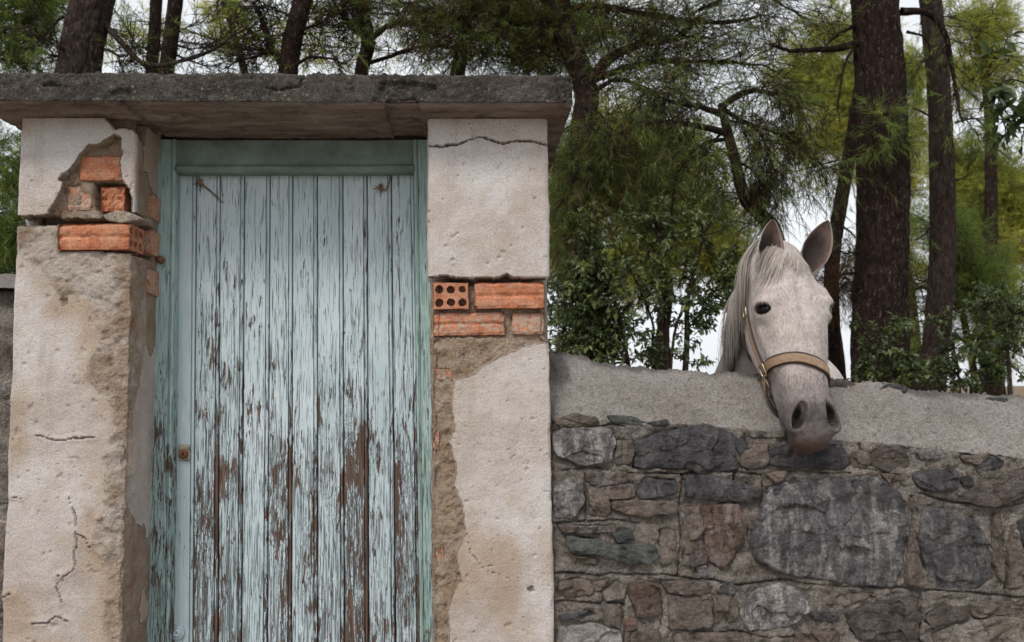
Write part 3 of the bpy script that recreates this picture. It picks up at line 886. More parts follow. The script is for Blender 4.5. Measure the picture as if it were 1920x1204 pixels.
def build_door():
    zbot = 0.12
    xm = float(at(550, 700, YF)[0])
    fr = thing('door_frame', (xm, YF + 0.05, zbot), 'sea green painted timber frame around the plank door, rubbed at its edges', 'door frame')
    # lines of the frame at two heights (pixels)
    def xline(pa, pb, Y):
        A, B = at(*pa, Y), at(*pb, Y)
        return lambda z: float(A[0] + (B[0] - A[0]) * (z - A[2]) / (B[2] - A[2]))
    ztop = float(at(550, 262, YF)[2]); zhead = float(at(550, 323, YF)[2])
    lo = xline((287, 300), (268, 1204), YF); li = xline((329, 330), (317, 1204), YF)
    ri = xline((776, 330), (787, 1204), YF); ro = lambda z: ri(z) + 0.075
    def jamb(xa, xb, side):
        def sec(t):
            z = zbot + (ztop - zbot) * t
            a, b = xa(z), xb(z); w = b - a; x = a - lo(zbot) if False else a
            bead = 0.013
            if side > 0:          # left jamb: bead on its right side
                q = [(0, 0.09), (0, 0.003), (0.003, 0), (w - bead - 0.003, 0), (w - bead - 0.001, 0.004), (w - bead + 0.001, 0.0), (w - 0.006, -0.003), (w - 0.002, 0.0), (w, 0.005), (w, 0.09)]
            else:
                q = [(0, 0.09), (0, 0.005), (0.002, 0.0), (0.006, -0.003), (bead - 0.001, 0.0), (bead + 0.001, 0.004), (bead + 0.003, 0), (w - 0.003, 0), (w, 0.003), (w, 0.09)]
            return [(x + dx, YF + dy, 0) for dx, dy in q]
        return strip('jamb', (0, 0, zbot), (0, 0, ztop), sec, M_FRAME, fr, 12, 0.52, edge=[0, 0, 0, 0, 0.8, 0.8, 0.3, 0.3, 0.6, 0.6] if side > 0 else [0.8, 0.8, 0.4, 0.3, 0.9, 0.9, 0.2, 0.2, 0.5, 0.5])
    jamb(lo, li, 1)
    jamb(ri, ro, -1)
    # head: board + moulding
    za, zb_ = ztop, zhead
    xa, xb = li(zhead) - 0.0005, ri(zhead) + 0.0005
    xa2, xb2 = lo(ztop) + 0.02, ro(ztop) - 0.02
    H = za - zb_
    prof = [(0.09, H), (0.006, H), (0.006, 0.028), (0.002, 0.024), (-0.004, 0.022), (-0.008, 0.016), (-0.007, 0.006), (0.0, 0.0), (0.09, 0.0)]
    n = 14
    xs = np.linspace(0, 1, n)
    rows = []
    for t in xs:
        rows.append([(xa + (xb - xa) * t, YF + dy, zb_ + dz) for dy, dz in prof])
    V = np.array(rows).transpose(1, 0, 2)
    V[..., 2] += 0.0012 * fbm(V[..., 0] * 9, V[..., 1] * 0, o=2, seed=3)
    k = len(prof)
    o = mk('head_rail', V.reshape(-1, 3), [gridf(k, n, True), np.array([[i * n for i in range(k)][::-1]]), np.array([[i * n + n - 1 for i in range(k)]])], m_simple('grimy_shaded_green_paint', [(0.3, (0.075, 0.105, 0.09)), (0.5, (0.14, 0.19, 0.17)), (0.7, (0.20, 0.27, 0.25))], 9, 0.65, 0.0, 0.3, 0.004), fr, False, {'edge': np.zeros(k * n)})  # grime and the shade under the slab, both put into the paint colour
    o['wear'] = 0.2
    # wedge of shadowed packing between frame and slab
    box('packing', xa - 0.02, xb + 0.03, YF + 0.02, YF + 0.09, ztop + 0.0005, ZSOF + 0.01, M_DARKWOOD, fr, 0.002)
    # rusty pin on the left jamb
    c = at(301, 487, YF - 0.012)
    P = catmull([c + np.array([-0.04, 0.02, 0.006]), c + np.array([-0.012, 0.0, 0.002]), c], 5)[None]
    Vt, Ft = tubes(P, np.full((1, 5), 0.006), 8)
    o = mk('hinge_pin', Vt, [Ft], M_RUST, fr)
    th = np.linspace(0, 2 * np.pi, 14, endpoint=False)
    ring = [(r_, y_) for r_, y_ in ((0.0085, 0.012), (0.0125, 0.006), (0.0125, -0.004), (0.009, -0.008), (0.004, -0.0095))]
    Vn = np.array([[c + np.array([math.cos(a) * r_, y_, math.sin(a) * r_]) for r_, y_ in ring] for a in th])
    mk('pin_head', Vn.reshape(-1, 3), [gridf(14, 5, True), np.array([[i * 5 + 4 for i in range(14)]])], M_RUST, fr)

    dr = thing('plank_door', (xm, YL + 0.02, zbot), 'narrow old plank door with flaking pale blue paint, closed between the two pillars', 'door')
    top = [329, 368.5, 413.5, 459, 507, 549, 595, 643, 688.5, 734, 777]
    bot = [316, 362, 409, 453, 501, 547, 596, 646, 692, 742, 789]
    wear = [0.02, 0.74, 0.66, 0.50, 0.66, 0.56, 0.58, 0.76, 0.50, 0.68]
    lines = [xline((a, 330), (b, 1190), YL) for a, b in zip(top, bot)]
    zt = zhead + 0.02
    for i in range(10):
        A, B = lines[i], lines[i + 1]
        sag = random.Random(i).uniform(-0.0025, 0.0025)
        def sec(t, A=A, B=B, sag=sag):
            z = zbot + (zt - zbot) * t
            a, b = A(z), B(z); w = b - a
            q = [(0.0010, 0.02), (0.0010, 0.003), (0.0030, 0.0), (w - 0.0145, 0.0), (w - 0.0138, 0.007), (w - 0.0115, 0.007), (w - 0.0105, 0.001), (w - 0.007, -0.0006), (w - 0.0035, 0.001), (w - 0.0022, 0.006), (w - 0.0022, 0.02)]
            return [(a + dx, YL + dy + sag * math.sin(3.1 * t + i), 0) for dx, dy in q]
        o = strip('plank', (0, 0, zbot), (0, 0, zt), sec, M_PAINT, dr, 16, wear[i], edge=[1, 1, 0, 0, 1, 1, 1, 0.8, 1, 1, 1])
        if i == 0: o['label'] = 'smooth hardly flaked lock plank'
        if i == 7: o['label'] = 'badly flaked plank with bare dark wood'
    xa, xb = lines[0](1.4) - 0.01, lines[10](1.4) + 0.01
    for zz in (0.5, 1.27, 2.0):
        box('ledge', xa + 0.03, xb - 0.03, YL + 0.021, YL + 0.046, zz - 0.06, zz + 0.06, M_DARKWOOD, dr, 0.003)
    box('lining', xa, xb, YL + 0.0465, YL + 0.056, zbot, zt - 0.005, M_DARKWOOD, dr, 0.001)
    # lock: rusted square plate with turned cylinder
    c = at(346, 849, YL)
    s = 0.0185
    pl = box('lock_plate', c[0] - s, c[0] + s, c[1] - 0.005, c[1] + 0.002, c[2] - 0.026, c[2] + 0.026, m_simple('lock_steel', [(0.35, (0.10, 0.055, 0.035)), (0.5, (0.30, 0.26, 0.20)), (0.65, (0.42, 0.41, 0.37))], 70, 0.6, 0.4), dr, 0.002, 0.0006)
    def knob(name, c, prof, mat, par):
        th = np.linspace(0, 2 * np.pi, 20, endpoint=False)
        V = np.array([[c + np.array([math.cos(a) * r_, -y_, math.sin(a) * r_]) for r_, y_ in prof] for a in th])
        n = len(prof)
        return mk(name, V.reshape(-1, 3), [gridf(20, n, True, True), np.array([[i * n + n - 1 for i in range(20)]])], mat, par, True, {'edge': np.zeros(20 * n)})
    knob('lock_cylinder', c + np.array([0, -0.005, -0.003]), [(0.015, 0.0), (0.0155, 0.005), (0.012, 0.009), (0.0115, 0.014), (0.009, 0.016), (0.0085, 0.012), (0.003, 0.012)], M_RUST, pl)
    c = at(333, 1186, YL)
    knob('escutcheon', c, [(0.0225, 0.0), (0.0225, 0.004), (0.019, 0.008), (0.0155, 0.005), (0.013, 0.005), (0.012, 0.011), (0.006, 0.013), (0.005, 0.008), (0.001, 0.008)], M_PAINT, dr)
    # dead twigs caught on the boards
    tw = m_simple('dead_twig', [(0.3, (0.10, 0.06, 0.04)), (0.7, (0.24, 0.16, 0.10))], 80, 0.9)
    for nm, pts, r0, lab in (('dead_twig', [(374, 342), (384, 350), (398, 362), (418, 381)], 0.0022, 'thin dead pine twig stuck to the upper left of the door'),
                             ('dead_leaf', [(712, 351), (722, 357), (728, 346), (732, 332)], 0.0028, 'curled dead leaf caught at the upper right of the door')):
        P = ats(pts, YL - 0.006); 
        Pc = catmull(P, 14)
        Vs, Fs = [], []; b = 0
        for q in range(3):
            W = Pc + np.array([0.0025 * (q - 1), 0, 0.0015 * (q - 1)]) * np.linspace(0.3, 1, 14)[:, None]
            Vt, Ft = tubes(W[None], (np.linspace(1, 0.35, 14) * r0 * (0.6 + 0.25 * q))[None], 5)
            Vs.append(Vt); Fs.append(Ft + b); b += len(Vt)
        # knuckle at the thick end
        a = np.linspace(0, 2 * np.pi, 9, endpoint=False); bb = np.linspace(-1.3, 1.3, 6)
        Vk = np.array([[P[0] + np.array([0.005 * math.cos(x) * math.cos(y), 0.004 * math.sin(x) * math.cos(y), 0.012 * math.sin(y)]) for y in bb] for x in a]).reshape(-1, 3)
        Vk += 0.002 * np.stack([fbm(Vk[:, 0] * 200, Vk[:, 2] * 200, o=2, seed=s_) for s_ in range(3)], -1)
        Vs.append(Vk); Fs.append(gridf(9, 6, True) + b); b += len(Vk)
        rg = np.random.RandomState(4)
        dd = rg.normal(0, 1, (16, 3)) * np.array([1, 0.35, 1]); dd /= np.linalg.norm(dd, axis=1, keepdims=True)
        Q = np.stack([P[0] + dd * rg.uniform(0.010, 0.026, (16, 1)) * t + np.array([0, 0, -0.006]) * t * t for t in np.linspace(0, 1, 5)], 1)
        Vt, Ft = tubes(Q, np.full((16, 5), 0.0008), 3)
        Vs.append(Vt); Fs.append(Ft + b)
        o = mk(nm, np.vstack(Vs), [np.vstack(Fs)], tw)
        tag(o, lab, 'twig' if nm == 'dead_twig' else 'leaf')
build_door()

# ------------------------------------------------------------------ stone wall with the sloping coping
A8 = lambda pts: [(1030 + x / 2.134, 640 + y / 2.134) for x, y in pts]
B1 = lambda pts: [(1460 + x / 2.135, 640 + y / 2.135) for x, y in pts]
CB_PX = [(1020, 788), (1150, 792), (1290, 797), (1400, 806), (1500, 816), (1600, 828), (1700, 838), (1800, 848), (1930, 862), (2300, 905)]
CT_PX = [(1020, 656), (1070, 664), (1110, 675), (1180, 685), (1260, 690), (1330, 697), (1400, 700), (1500, 708), (1570, 716), (1650, 722), (1750, 733), (1850, 744), (1930, 752), (2300, 800)]
YC = YW + 0.17                    # crest of the coping
_cb = np.array(xz(CB_PX, YW)); _ct = np.array(xz(CT_PX, YC))
def z_cb(x): return np.interp(x, _cb[:, 0], _cb[:, 1])
def z_ct(x): return np.interp(x, _ct[:, 0], _ct[:, 1])
XW0 = float(at(1026, 900, D)[0]) - 0.012
XW1 = 2.3

STONES0 = [
 (A8([(20,315),(110,290),(190,305),(195,335),(140,345),(30,335)]), 'b', 0.1, 0.004),
 (A8([(240,300),(330,305),(380,325),(375,350),(330,345),(245,325)]), 'g', 0.2, 0.004),
 (A8([(385,322),(470,312),(472,332),(390,335)]), 'd', 0.1, 0.002),
 (A8([(15,375),(60,345),(240,350),(262,400),(240,480),(130,495),(20,450)]), 'l', 1.0, 0.0),
 (A8([(330,400),(470,360),(600,335),(680,345),(745,380),(735,440),(752,510),(600,528),(540,500),(335,505),(350,450)]), 'd', 0.15, 0.003),
 (A8([(748,372),(790,370),(797,420),(755,455),(742,420)]), 'd', 0.0, 0.0),
 (A8([(800,358),(930,358),(935,384),(800,384)]), 'b', 0.3, 0.002),
 (A8([(760,440),(800,400),(860,392),(866,490),(800,508),(765,500)]), 'b', 0.2, 0.0),
 ([(1437,845),(1470,835),(1530,838),(1575,832),(1592,862),(1580,880),(1500,877),(1440,872)], 'd', 0.15, 0.003),
 (A8([(15,590),(70,550),(130,580),(138,640),(90,706),(20,700)]), 'l', 0.8, 0.002),
 (A8([(205,585),(330,570),(338,622),(210,627)]), 'b', 0.5, 0.0),
 (A8([(345,605),(385,545),(500,555),(505,600),(420,620),(352,625)]), 'd', 0.2, 0.002),
 (A8([(245,640),(350,630),(500,634),(505,680),(400,700),(250,672)]), 'b', 0.2, 0.004),
 (A8([(545,535),(640,530),(845,590),(830,620),(790,640),(545,625)]), 'd', 0.1, 0.002),
 (A8([(600,658),(740,650),(785,690),(768,800),(720,870),(680,905),(635,870),(618,790)]), 'r', 0.35, 0.002),
 (A8([(62,775),(200,788),(262,815),(340,805),(425,808),(432,850),(400,890),(300,885),(200,850),(72,832)]), 'g', 0.15, 0.004),
 (A8([(258,768),(320,752),(338,785),(270,804)]), 'g', 0.1, 0.0),
 (A8([(78,848),(190,866),(186,890),(90,878)]), 'b', 0.0, 0.002),
 (A8([(40,960),(160,950),(172,1000),(100,1032),(40,1022)]), 'b', 0.15, 0.004),
 (A8([(212,1002),(262,966),(300,972),(294,1020),(222,1036)]), 'b', 0.4, 0.002),
 (A8([(320,965),(432,970),(438,1100),(350,1098),(325,1030)]), 'r', 0.2, 0.002),
 (A8([(475,1012),(640,1020),(650,1138),(480,1148)]), 'b', 0.2, 0.002),
 (A8([(585,900),(625,893),(632,930),(600,938)]), 'l', 0.5, 0.0),
 (A8([(670,962),(730,965),(735,1008),(670,1002)]), 'd', 0.2, 0.0),
 (A8([(38,1140),(180,1128),(282,1160),(286,1230),(38,1230)]), 'w', 1.0, 0.0),
 (A8([(35,1092),(150,1072),(205,1090),(60,1118)]), 'd', 0.1, 0.003),
 (A8([(330,1165),(430,1160),(436,1225),(335,1225)]), 'b', 0.2, 0.002),
 (A8([(500,1165),(640,1162),(800,1175),(790,1230),(505,1230)]), 'b', 0.3, 0.002),
 (A8([(705,1070),(735,1010),(750,1030),(745,1100),(712,1118)]), 'b', 0.2, 0.0),
 ([(1386,1140),(1420,1105),(1460,1092),(1500,1106),(1512,1140),(1480,1168),(1440,1176),(1400,1180)], 'l', 0.9, 0.002),
 ([(1440,915),(1470,905),(1540,900),(1620,890),(1665,905),(1700,940),(1703,975),(1690,1040),(1672,1100),(1600,1095),(1470,1075),(1420,1050),(1400,1010),(1420,960)], 'e', 0.55, 0.002),
 (A8([(862,600),(960,560),(1003,560),(940,640),(880,700),(860,690)]), 'd', 0.2, 0.002),
 (B1([(355,440),(390,415),(480,425),(515,460),(500,505),(430,520),(365,490)]), 'b2', 0.1, 0.003),
 (B1([(540,440),(600,433),(662,445),(655,468),(560,472)]), 'l', 0.4, 0.0),
 (B1([(725,465),(800,448),(840,452),(790,488),(740,480)]), 'b', 0.3, 0.003),
 (B1([(782,500),(860,465),(892,480),(862,525),(802,527)]), 'd', 0.2, 0.003),
 (B1([(530,530),(600,515),(690,510),(705,540),(690,590),(610,597),(550,575)]), 'd', 0.15, 0.002),
 (B1([(735,555),(765,545),(769,570),(740,577)]), 'd', 0.0, 0.0),
 (B1([(705,620),(800,575),(900,530),(1030,505),(1040,600),(900,650),(820,658),(720,640)]), 'b2', 0.15, 0.003),
 (B1([(560,690),(600,662),(700,690),(770,710),(830,820),(850,950),(740,1000),(620,985),(580,900),(555,780)]), 'e', 0.35, 0.002),
 (B1([(940,722),(1000,705),(1080,760),(1060,900),(985,850),(960,780)]), 'd', 0.2, 0.002),
 (B1([(105,1072),(170,1060),(232,1090),(215,1122),(140,1112)]), 'd', 0.2, 0.002),
 (B1([(272,1082),(400,1040),(540,1022),(552,1100),(540,1190),(320,1190),(280,1130)]), 'b2', 0.15, 0.003),
 (B1([(585,1092),(650,1060),(750,1060),(745,1095),(600,1145)]), 'b2', 0.1, 0.002),
 (B1([(620,1172),(700,1132),(840,1100),(1020,1110),(1020,1230),(610,1230)]), 't', 0.5, 0.003),
 (B1([(60,1150),(230,1160),(240,1230),(60,1230)]), 'b', 0.2, 0.002),
 (B1([(1080,640),(1200,620),(1240,760),(1180,900),(1100,860)]), 'd', 0.3, 0.002),
 (B1([(1060,960),(1200,940),(1250,1100),(1090,1120)]), 'b', 0.3, 0.002),
]
SCOL = {'d': (0.075, 0.075, 0.084), 'e': (0.115, 0.115, 0.128), 'g': (0.10, 0.115, 0.112), 'b': (0.19, 0.157, 0.134), 'b2': (0.12, 0.10, 0.088),
        'l': (0.20, 0.188, 0.195), 'r': (0.165, 0.112, 0.088), 'w': (0.38, 0.36, 0.365), 't': (0.26, 0.225, 0.19)}

def _grow(poly, k):
    P = np.array(poly, float); c = P.mean(0)
    d = P - c; L = np.linalg.norm(d, axis=1, keepdims=True)
    return [tuple(p) for p in c + d * (1 + k / np.maximum(L, 8))]
STONES0 += [(A8(p), c, e, ly) for p, c, e, ly in [
 ([(270,400),(325,395),(335,440),(320,495),(262,490)], 'b', 0.3, 0.002), ([(150,530),(300,520),(310,560),(200,575),(155,565)], 'b', 0.3, 0.002), ([(155,590),(195,585),(235,640),(240,690),(160,690)], 'b', 0.2, 0.002),
 ([(545,660),(590,660),(612,760),(560,790),(540,730)], 'b', 0.3, 0.002), ([(440,760),(500,750),(505,880),(440,890)], 'b', 0.2, 0.002), ([(30,730),(240,735),(245,765),(60,760)], 'b', 0.2, 0.002), ([(540,800),(610,800),(625,880),(570,895),(530,890)], 'b', 0.4, 0.0),
 ([(790,700),(845,690),(850,760),(790,790)], 'b', 0.2, 0.002), ([(850,530),(940,520),(930,550),(860,580)], 'b', 0.3, 0.0), ([(180,960),(240,950),(205,995),(182,1000)], 'b', 0.2, 0.0), ([(445,960),(570,955),(660,970),(640,1010),(480,1005)], 'b', 0.2, 0.002),
 ([(655,1020),(700,1015),(705,1070),(660,1130)], 'b', 0.2, 0.002), ([(210,1045),(285,1048),(280,1150),(225,1130)], 'b', 0.2, 0.002), ([(300,1110),(345,1110),(340,1150),(305,1155)], 'r', 0.2, 0.0)]]
STONES0 += [(B1(p), c, e, ly) for p, c, e, ly in [
 ([(860,690),(885,700),(885,960),(858,940),(850,820)], 'b', 0.2, 0.002), ([(905,700),(935,720),(955,790),(960,980),(905,985)], 'b', 0.2, 0.002), ([(510,620),(545,650),(540,780),(560,900),(575,975),(500,970)], 'b', 0.3, 0.002), ([(290,440),(345,440),(360,490),(330,510),(285,505)], 'b', 0.3, 0.0),
 ([(760,1050),(970,1060),(975,1090),(770,1095)], 'b', 0.3, 0.003), ([(230,1000),(380,1010),(260,1055),(180,1045)], 'b', 0.3, 0.002), ([(560,1110),(610,1150),(600,1200),(560,1195)], 'b', 0.3, 0.0), ([(400,530),(480,535),(505,570),(440,570)], 'b', 0.2, 0.0)]]
STONES = [(_grow(p, 3.0), c, e, ly) for p, c, e, ly in STONES0]

def build_wall():
    xm = 1.2
    th = thing('stone_wall', (xm, YW + 0.2, float(zg(xm, YW))), 'rubble stone wall with sloping concrete coping under the horse, right of the gateway', 'wall')
    xs = np.arange(XW0, XW1, 0.0045)
    # mortar bed: sheet from the ground to the coping
    lo, hi = 0.70, None
    tv = np.concatenate([np.linspace(-0.45, 0, 25)[:-1], np.linspace(0, 1, 190)])
    X = xs[:, None] + 0 * tv[None]
    top = z_cb(xs)[:, None] + 0.012
    Z = np.where(tv[None] < 0, lo + tv[None] * 2.4, lo + (top - lo) * np.clip(tv[None], 0, 1))
    rough = fbm(X * 30, Z * 30, o=5, seed=301, g=0.6)
    h = 0.010 * rough + 0.010 * fbm(X * 9, Z * 9, o=4, seed=302) + 0.006
    deep = np.zeros_like(X)
    joints = [[(1030,882),(1100,878),(1180,884),(1275,888)], [(1275,888),(1340,880),(1430,890),(1500,884),(1590,884)], [(1275,888),(1272,960),(1275,1010),(1268,1075)],
              [(1098,888),(1095,970)], [(1030,978),(1130,976),(1200,982)], [(1030,1072),(1150,1074),(1270,1078),(1390,1094),(1480,1088),(1560,1098),(1700,1102),(1830,1112),(1930,1122)],
              [(1430,890),(1426,920)], [(1708,930),(1704,1000),(1694,1090)], [(1878,968),(1880,1110)], [(1710,920),(1790,942),(1880,948),(1930,942)],
              [(1166,1130),(1168,1230)], [(1030,1128),(1170,1130)], [(1245,1130),(1240,1180)], [(1250,1180),(1330,1182),(1440,1190),(1560,1196)],
              [(1376,890),(1376,940)], [(1720,1105),(1722,1180)], [(1030,793),(1120,800),(1200,790),(1290,800)], [(1390,810),(1400,880)], [(1610,830),(1620,880),(1680,890)]]
    for i, jn in enumerate(joints):
        d = sdline(X + jag(X, Z, 0.006, 14, 310 + i), Z + jag(X, Z, 0.006, 14, 340 + i), xz(jn, YW))
        wd = 0.0018 + 0.0018 * fbm(X * 16, Z * 16, o=3, seed=i)
        h = h - 0.013 * sstep(wd + 0.003, wd - 0.0015, d) + 0.004 * sstep(0.03, 0.008, d)
        deep = np.maximum(deep, 0.35 * sstep(wd + 0.0015, wd - 0.001, d))
    # mortar drawn back a little around each stone
    for poly, c, e, ly in STONES:
        P = xz(poly, YW)
        bx0, bx1 = min(p[0] for p in P) - 0.03, max(p[0] for p in P) + 0.03
        i0, i1 = np.searchsorted(xs, [bx0, bx1])
        if i1 <= i0: continue
        d = sdpoly(X[i0:i1], Z[i0:i1], P)
        r_ = fbm(X[i0:i1] * 12, Z[i0:i1] * 12, o=2, seed=377)
        h[i0:i1] -= 0.006 * sstep(0.010, -0.004, d) * (0.3 + r_)
        h[i0:i1] = np.where(d < -0.009 + 0.008 * r_, np.minimum(h[i0:i1], -0.012), h[i0:i1])
    h = h - 0.03 * sstep(0.014, 0.0, top - Z)
    V = np.stack([X, YW - h, Z], -1)
    mk('mortar_bed', V.reshape(-1, 3), gridf(len(xs), len(tv)), M_MO, th, True, {'deep': deep})
    # rubble core behind, closes the wall
    xc = np.arange(XW0, XW1 + 0.05, 0.1)
    prof = [(YW + 0.03, -0.35), (YW + 0.03, None), (YC + 0.14, None), (YC + 0.14, -0.35)]
    rows = []
    for x in xc:
        zt = float(z_cb(x)) + 0.02
        rows.append([(x, y, z if z is not None else zt) for y, z in prof])
    V = np.array(rows); n = 4
    V[..., 1] += np.where(V[..., 1] > YC, 0.02 * fbm(V[..., 0] * 6, V[..., 2] * 6, o=2, seed=3), 0)
    mk('core', V.reshape(-1, 3), [gridf(len(xc), n), np.array([[0, 1, 2, 3]]), np.array([[(len(xc) - 1) * n + i for i in (3, 2, 1, 0)]])], M_MO, th, False, {'deep': np.zeros(len(xc) * n)})
    # coping: lip, slope, crest, back
    ts = np.concatenate([np.linspace(-0.22, 0, 8)[:-1], np.linspace(0, 1, 52), np.linspace(1, 2, 22)[1:], [2.4, 2.8]])
    X = xs[:, None] + 0 * ts[None]
    zb, zt = z_cb(xs)[:, None], z_ct(xs)[:, None]
    zt = zt + 0.007 * fbm(xs * 13, xs * 0, o=4, seed=322)[:, None]
    zb = zb + 0.006 * fbm(xs * 11, xs * 0, o=4, seed=323)[:, None]
    t1 = np.clip(ts, 0, 1)[None]; t2 = np.clip(ts - 1, 0, 1)[None]; t0 = np.clip(-ts, 0, 1)[None]; t3 = np.clip(ts - 2, 0, 1)[None]
    arc = np.sin(t1 * np.pi / 2)
    Y = YW - 0.004 + (YC - YW + 0.004) * (t1 * 0.85 + 0.15 * t1 ** 2) + t2 * 0.15 + t0 * 0.15 + 0 * X
    Z = zb + (zt - zb) * (0.75 * t1 + 0.25 * arc) - 0.045 * t2 ** 1.6 - t3 * 0.16 + 0 * X - t0 * 0.004
    P = np.stack([X, Y, Z], -1)
    N = -gnormals(P)
    N = np.where((N[..., 2:3] * 0 + N[..., 1:2]) > 0.5, N, N)
    if (N[len(xs) // 2, 30, 1]) > 0: N = -N
    h = 0.0075 * fbm(X * 40, Y * 40, Z * 40, o=5, seed=331, g=0.68) + 0.010 * fbm(X * 5, Y * 5, Z * 5, o=3, seed=332)
    f1, rn = cell(X * 75, (Y * 0.6 + Z) * 75, 333)
    h = h + 0.006 * sstep(0.5, 0.1, f1) * (rn > 0.7) - 0.010 * sstep(0.4, 0.1, f1) * (rn < 0.08)
    P = P + N * (h * (t0 < 0.01))[..., None]
    stain = 0.8 * sstep(0.12, 0.0, X - XW0) * sstep(0.1, 0.7, fbm(X * 6, Z * 6, o=3, seed=5) + 0.7) + 0.5 * sstep(0.35, 0.8, fbm(X * 7, Z * 9, o=4, seed=335))
    # washed darker along the crest where soil and lichen sit
    stain = np.maximum(stain, 0.7 * sstep(0.86, 1.0, ts[None] + 0.10 * fbm(X * 12, X * 0, o=3, seed=336)) * (ts[None] < 2.2))
    mk('coping', P.reshape(-1, 3), gridf(len(xs), len(ts)), M_CO, th, True, {'stain': np.clip(stain, 0, 0.9)})
    for i, (poly, c, e, ly) in enumerate(STONES):
        sz = np.ptp(np.array(poly), 0)
        big = min(1.0, math.sqrt(sz[0] * sz[1]) / 120)
        flat_stone(th, poly, YW, 0.05, SCOL[c], e, 'stone', 0.007 + 0.011 * big, 0.007, 400 + i * 7, lay=ly)
    # stones bedded on the crest
    for i, (poly, c) in enumerate([([(1640,733),(1660,720),(1698,721),(1702,736),(1670,744)], 'd'), ([(1836,752),(1850,743),(1888,748),(1880,762)], 'g'), ([(1545,722),(1580,711),(1605,716),(1600,733)], 'b')]):
        flat_stone(th, poly, YC - 0.012, 0.05, SCOL[c], 0.2, 'stone', 0.008, 0.002, 800 + i * 5)
build_wall()

# wall running off to the left of the gateway, only its end shows
def build_left_wall():
    x1 = float(at(36, 300, D)[0]) + 0.01; x0 = x1 - 1.6
    th = thing('garden_wall', ((x0 + x1) / 2, YW + 0.23, float(zg(-2, YW))), 'rough grey wall end at the far left edge, beside the left pillar', 'wall')
    zt = float(at(8, 545, YW + 0.05)[2])
    xs = np.arange(x0, x1, 0.008); 
    tv = np.linspace(0, 1, 150)
    X = xs[:, None] + 0 * tv[None]; Z = -0.2 + (zt + 0.2) * tv[None] + 0 * X
    h = 0.02 * fbm(X * 8, Z * 10, o=5, seed=501) - 0.05 * sstep(0.93, 1.0, tv[None])
    h = h - 0.02 * sstep(0.012, 0.0, np.abs(((Z * 6.2 + 0.4 * fbm(X * 3, Z * 2, o=2, seed=3)) % 1) - 0.5) / 6.2)
    V = np.stack([X, YW + 0.03 - h, Z], -1)
    mk('wall_face', V.reshape(-1, 3), gridf(len(xs), len(tv)), M_MO, th, True, {'deep': np.zeros(X.shape)})
    # coping
    ts = np.linspace(0, 1, 24)
    X = xs[:, None] + 0 * ts[None]
    Y = YW + 0.02 + 0.40 * ts[None] + 0 * X; Z = zt - 0.03 + 0.10 * np.sin(np.pi * (0.12 + ts[None] * 0.8)) + 0.008 * fbm(X * 20, Y * 20, o=4, seed=7)
    V = np.stack([X, Y, Z], -1)
    mk('coping', V.reshape(-1, 3), gridf(len(xs), len(ts)), M_CO, th, True, {'stain': 0.3 + 0 * X})
    V = np.array([[(x, YW + 0.40, -0.2), (x, YW + 0.40, zt)] for x in (x0, x1)])
    mk('back_face', V.reshape(-1, 3), np.array([[0, 1, 3, 2]]), M_MO, th, False, {'deep': np.zeros(4)})
build_left_wall()

# ------------------------------------------------------------------ the horse
def nrm(v):
    v = np.asarray(v, float); return v / (np.linalg.norm(v) + 1e-12)
HP = at(1459, 470, 2.60)          # poll
HM = at(1528, 848, 2.385)         # tip of the lips
HA = nrm(HM - HP)                 # down the face
HL = float(np.linalg.norm(HM - HP))
_v = nrm((HP + HM) / 2 - CAM)
_b = -_v - np.dot(-_v, HA) * HA; _b = nrm(_b)
_c = np.cross(HA, _b); _c = _c if _c[0] > 0 else -_c
FACE_YAW = rad(27)
HB = nrm(_b * math.cos(FACE_YAW) + _c * math.sin(FACE_YAW))   # out of the forehead
HC = nrm(_c * math.cos(FACE_YAW) - _b * math.sin(FACE_YAW))   # towards the viewer's right
HS = HL / 0.69                    # local units are metres of a 0.69 m head
def hw(a, b, c):
    """head-local -> world"""
    return HP + (HA * a + HB * b + HC * c) * HS
def hloc(p):
    q = (np.asarray(p) - HP) / HS
    return np.stack([q @ HA, q @ HB, q @ HC], -1)
HD = nrm([0.34, 0.94, 0.0])       # from chest to tail
HSD = np.array([HD[1], -HD[0], 0.0])
def bw(d, s, z):
    """body point: d behind the poll, s to the side, height above datum"""
    p = HP + HD * d + HSD * s
    return np.array([p[0], p[1], z])

PRIM = []                         # (kind, data, k, op)
def ell(c, r, axes=None, k=0.03, op='u'):
    PRIM.append(('e', (np.array(c, float), np.array(r, float), axes), k, op))
def cone(a, b, ra, rb, k=0.03, op='u'):
    PRIM.append(('c', (np.array(a, float), np.array(b, float), ra, rb), k, op))
HAX = np.stack([HA, HB, HC])
def hell(a, b, c, ra, rb, rc, k=0.03, op='u', rot=None):
    ax = HAX if rot is None else rot
    ell(hw(a, b, c), np.array([ra, rb, rc]) * HS, ax, k * HS, op)
def hcone(p, q, ra, rb, k=0.03, op='u'):
    cone(hw(*p), hw(*q), ra * HS, rb * HS, k * HS, op)

